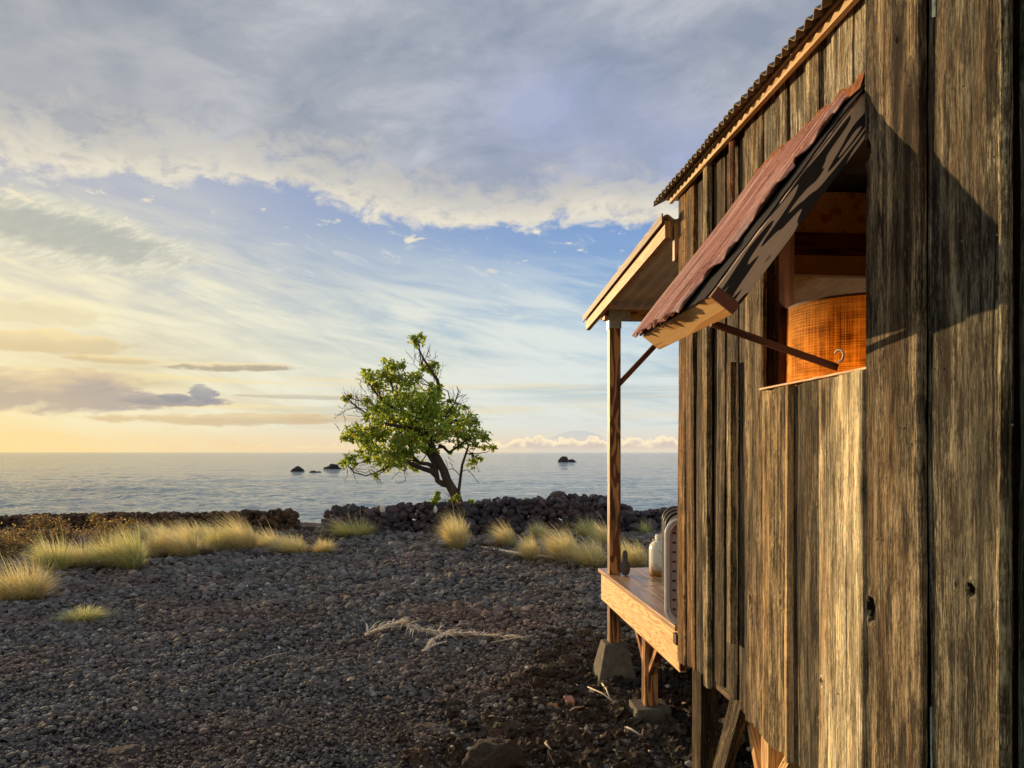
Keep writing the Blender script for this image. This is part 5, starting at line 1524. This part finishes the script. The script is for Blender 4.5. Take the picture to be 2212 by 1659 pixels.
# ---------------------------------------------------------------- lamp inside the window
def lamp():
    Yc = 3.02; X = (1858 - 1106) / F * Yc
    e = empty('lamp', (X, Yc, FL), label='lamp with a round orange burlap shade inside the window, inner glow added', category='lamp')
    r, z0, z1 = 0.27, 1.05, CAMZ + 0.575 - FL
    m = MB(); m.lathe([(r * 1.02, z0), (r, z1), (r - 0.003, z1), (r * 1.02 - 0.003, z0)], (0, 0, 0), 64); m.build('lamp_shade', M['burlap'], e, smooth=True)
    m = MB(); m.lathe([(r + 0.001, z1 - 0.008), (r + 0.003, z1), (r - 0.004, z1 + 0.002)], (0, 0, 0), 64); m.build('shade_rim', simple('dark_rim', (0.10, 0.035, 0.01, 1)), e, smooth=True)
    m = MB(); m.lathe([(0.14, 0), (0.14, 0.02), (0.015, 0.05), (0.012, z0 + 0.15), (0.0, z0 + 0.15)], (0, 0, 0), 24); m.build('lamp_stand', M['dark'], e, smooth=True)
    bm_, g = mat('added_bulb_glow'); g.p.inputs['Emission Color'].default_value = (1, 0.86, 0.60, 1); g.p.inputs['Emission Strength'].default_value = 190  # unseen emitter added to make the shade and the room glow
    m = MB(); m.lathe([(0.0, z0 + 0.15), (0.02, z0 + 0.16), (0.05, z0 + 0.22), (0.03, z0 + 0.26), (0, z0 + 0.27)], (0, 0, 0), 16); m.build('unseen_bulb', bm_, e, smooth=True)
lamp()


# ---------------------------------------------------------------- things on the deck
def lw(x, y, z=0.0):
    c, s = math.cos(TH), math.sin(TH)
    return Vector((WD + x * c - y * s, x * s + y * c, z))


def trays():
    dz = 0.585
    def outline(w, h, r, k=8):
        pts = []
        for cx, cz, a0 in ((w - r, h - r, 0), (r, h - r, 90), (r, r, 180), (w - r, r, 270)):
            for i in range(k + 1):
                a = math.radians(a0 + 90 * i / k); pts.append((cx + r * math.cos(a), cz + r * math.sin(a)))
        return pts
    cols = [('pinkish white ribbed plastic tray standing on edge, nearest on the deck', (0.90, 0.72, 0.66, 1)),
            ('dark green tray directly behind the pinkish one', (0.030, 0.045, 0.035, 1)), ('dark tray in the middle of the row of trays', (0.035, 0.035, 0.035, 1)),
            ('dark tray second from the back of the row', (0.030, 0.045, 0.040, 1)), ('rearmost dark tray of the row on the deck', (0.035, 0.040, 0.038, 1))]
    for i, ((lab, c), (x, y)) in enumerate(zip(cols, [(-0.056, 4.33), (0.030, 4.60), (0.095, 4.86), (0.155, 5.10), (0.21, 5.32)])):
        p = lw(x, y, FL + 0.002)
        e = empty('plastic_tray', p, TH + (0.0 if i == 0 else -0.02), label=lab, category='tray', group='trays standing on the deck')
        w, h, r, dp = 0.46, dz, 0.085, (0.055 if i == 0 else 0.075)
        mt = simple('tray_plastic_%d' % i if i else 'pink_tray_plastic', c, 0.45, 0, 0.5, 0.06, 8, 0.001, 0.2)
        o1 = outline(w, h, r); k = len(o1)
        def ring(ins, y): 
            f = lambda a, m_: ins + a * (m_ - 2 * ins) / m_
            return [(f(a, w), y, f(b, h)) for a, b in o1]
        # lip facing the camera (-y), walls going back, floor at the back
        rings = [ring(-0.0, 0.004), ring(-0.0, -0.002), ring(0.018, -0.002), ring(0.022, 0.004), ring(0.030, dp - 0.004), ring(0.028, dp), ring(0.016, 0.008)]
        V = [q for rg in rings for q in rg]; fs = []
        for a in range(len(rings) - 1):
            if a == 4: continue
            for j in range(k): j2 = (j + 1) % k; fs.append((a * k + j, a * k + j2, (a + 1) * k + j2, (a + 1) * k + j))
        fs.append(tuple(range(4 * k, 5 * k))); fs.append(tuple(reversed(range(5 * k, 6 * k))))
        for j in range(k): j2 = (j + 1) % k; fs.append((6 * k + j, 6 * k + j2, j2, j))
        m = MB(); m.add(V, fs); m.build('tray_body', mt, e)
        rm = MB(); rm.tube([(a, 0.001, b) for a, b in o1] + [(o1[0][0], 0.001, o1[0][1])], 0.011 if i == 0 else 0.006, 6, cap=False)
        rm.build('rim', simple('tray_rim_%d' % i if i else 'tray_rim_pale', (0.90, 0.84, 0.80, 1) if i == 0 else (0.30, 0.29, 0.26, 1), 0.4), e, smooth=True)
        if i == 0:
            HM = simple('tray_hole_shadow', (0.16, 0.05, 0.035, 1))
            hm = MB(); hm.lathe([(0, 0), (0.008, 0), (0.008, 0.001)], (0, 0, 0), 10)
            for q in range(len(hm.v)): vx, vy, vz = hm.v[q]; hm.v[q] = (vx * 1.5, -vz, vy * 0.8)
            h0 = hm.build('drain_hole', HM, e); h0.location = (0.060, dp - 0.0055, 0.07)
            for a in range(9):
                for b, xx in enumerate((0.060, 0.10)):
                    if a == 0 and b == 0: continue
                    o = h0.copy(); col.objects.link(o); o.parent = e; o.location = (xx, dp - 0.0055, 0.07 + a * 0.054 + (0.022 if b % 2 else 0))
            for zc in (h - 0.045, 0.03):
                kk = MB(); kk.box(0.085, 0.10, -0.004, 0.02, zc, zc + 0.02); kk.build('latch', M['near_black'], e)
trays()


def jar_and_stone():
    p = lw(0.415, 6.02, FL + 0.002)
    e = empty('jar', p, 0.0, label='big white translucent jar with wire bail handle on the deck', category='jar')
    m, g = mat('milky_jar'); o = g.tc('Object'); x, y, z = g.sep(o)
    n = g.noise(o, 26, 5, 0.6)
    f = g.smooth(z + (n - 0.5) * 0.12, 0.11, 0.02)
    c = g.mix(f, (0.82, 0.80, 0.70, 1), (0.30, 0.16, 0.05, 1)); g.put(g.p.inputs['Base Color'], c)
    g.p.inputs['Roughness'].default_value = 0.25; g.p.inputs['Subsurface Weight'].default_value = 0.4; g.p.inputs['Subsurface Radius'].default_value = (0.06, 0.05, 0.04)
    b = MB(); b.lathe([(0, 0), (0.095, 0), (0.108, 0.012), (0.110, 0.03), (0.110, 0.205), (0.104, 0.235), (0.085, 0.256), (0.064, 0.266), (0.060, 0.272), (0.060, 0.278), (0.066, 0.281), (0.066, 0.286), (0.060, 0.289),
                     (0.060, 0.295), (0.066, 0.298), (0.066, 0.303), (0.060, 0.306), (0.060, 0.316), (0.052, 0.316), (0.052, 0.28)], (0, 0, 0), 40)
    b.build('jar_body', m, e, smooth=True)
    w = MB(); w.tube([(-0.066, 0, 0.27), (-0.085, -0.02, 0.285), (-0.070, -0.08, 0.21), (-0.02, -0.122, 0.178), (0.03, -0.126, 0.176), (0.075, -0.075, 0.21), (0.085, -0.02, 0.285), (0.066, 0, 0.27)], 0.0028, 6)
    w.build('bail_wire', M['galv'], e, smooth=True)
    w = MB(); w.tube([(-0.035, -0.120, 0.181), (0.0, -0.128, 0.177), (0.035, -0.125, 0.177)], [0.007, 0.0095, 0.007], 10); w.build('handle_grip', M['redwood'], e, smooth=True)
    p = lw(0.112, 6.02, FL + 0.001)
    V, Fc = ico(4)
    zz = V[:, 2]
    wdt = np.where(zz < -0.15, 0.040, 0.040 - 0.019 * np.clip((zz + 0.15) / 0.35, 0, 1))
    prof = np.sqrt(np.clip(1 - np.abs(zz) ** 5, 0, 1)); rad = np.maximum(np.hypot(V[:, 0], V[:, 1]), 1e-6)
    V2 = np.stack([V[:, 0] / rad * prof * wdt * np.minimum(1, rad * 3), V[:, 1] / rad * prof * wdt * np.minimum(1, rad * 3), (zz + 1) * 0.100], 1)
    V2 += 0.0035 * np.stack([fbm(V2[:, 0] * 60, V2[:, 1] * 60, V2[:, 2] * 60, seed=s_, oct=3) for s_ in (1, 2, 3)], 1)
    V2[:, 2] -= V2[:, 2].min()
    o = np_mesh('stone_pounder', V2, Fc, M['lava'], smooth=True, tone=np.ones((len(V2), 3)) * 1.6, label='dark stone pounder standing at the foot of the porch post', category='stone')
    o.location = p
jar_and_stone()


# ---------------------------------------------------------------- debris on the ground
def frond(name, pts, lab, cat, wid=0.016, leafl=0.22, n=70, seed=1, z=0.05):
    rng = np.random.default_rng(seed); W = [PG(px, py) + Vector((0, 0, z + dz)) for px, py, dz in pts]
    e = empty(name, (0, 0, 0), label=lab, category=cat)
    m = MB(); m.tube(W, [wid * (1 - 0.6 * i / (len(W) - 1)) for i in range(len(W))], 7); m.build('stalk', M['drywood'], e, smooth=True)
    f = MB()
    for i in range(n):
        t = rng.random() * (len(W) - 1.001); k = int(t); a = W[k].lerp(W[k + 1], t - k); d = (W[k + 1] - W[k]).normalized()
        s = 1 if rng.random() < 0.5 else -1
        dv = (d * rng.uniform(0.5, 1.0) + Vector((rng.normal(0, 0.3), s * rng.uniform(0.0, 0.40), rng.uniform(-0.05, 0.22)))).normalized()
        L = leafl * rng.uniform(0.4, 1.1); sd = dv.cross(Vector((0, 0, 1))).normalized() * rng.uniform(0.003, 0.010)
        p1 = a + dv * L * 0.5 + Vector((0, 0, 0.01)); p2 = a + dv * L; p2.z = max(p2.z - 0.03, 0.03)
        f.add([a - sd, a + sd, p1 + sd, p1 - sd, p2], [(0, 1, 2, 3), (3, 2, 4)])
    f.build('leaflets', M['drywood'], e)
frond('palm_frond', [(790, 1382, 0), (830, 1374, 0.03), (865, 1366, 0.04), (905, 1378, 0.03), (945, 1385, 0.02), (1010, 1386, 0.02), (1110, 1388, 0.0)],
      'long bleached dry palm frond lying across the gravel', 'palm frond', 0.017, 0.22, 260, 2)
frond('palm_husk', [(1000, 1385, 0.02), (960, 1388, 0.02), (935, 1396, 0.01), (916, 1420, 0.0)], 'curled brown frond base crossing the long frond', 'palm frond', 0.022, 0.12, 50, 3)
frond('dead_branch', [(1040, 1190, 0), (1085, 1200, 0.02), (1130, 1208, 0.03), (1200, 1214, 0.02), (1260, 1218, 0)], 'bleached branch lying below the tan clumps right of the tree', 'branch', 0.03, 0.25, 60, 4, 0.06)

STK = [((1270, 1500), (1330, 1538), 0.005, 'long twig to the right of the brick'), ((1300, 1492), (1318, 1530), 0.007, 'short thick stick standing over the twigs by the brick'),
       ((1225, 1558), (1262, 1545), 0.008, 'pale wood sliver just below the brick'), ((915, 1420), (965, 1400), 0.010, 'orange brown stick end below the palm frond'),
       ((1150, 1385), (1060, 1402), 0.007, 'thin stick to the right of the palm frond'), ((1045, 1570), (1080, 1568), 0.006, 'thin pale stick left of the big boulder'),
       ((1615, 1640), (1660, 1632), 0.012, 'pale wood chip in shade under the floor'), ((1180, 1622), (1190, 1642), 0.008, 'pale stick right of the big boulder'),
       ((560, 1440), (620, 1425), 0.004, 'thin straw on the gravel left of middle'), ((1350, 1590), (1385, 1610), 0.008, 'pale stick between the footing and the boulder')]
for i, (a, b, r, lab) in enumerate(STK):
    A_, B_ = PG(*a) + Vector((0, 0, 0.055)), PG(*b) + Vector((0, 0, 0.06)); mid = (A_ + B_) / 2 + Vector((R.gauss(0, 0.01), R.gauss(0, 0.01), 0.012))
    m = MB(); m.tube([A_, mid, B_], [r, r * 0.9, r * 0.6], 6); m.build('stick', M['drywood'], None, True, label=lab, category='stick', group='sticks on the gravel')
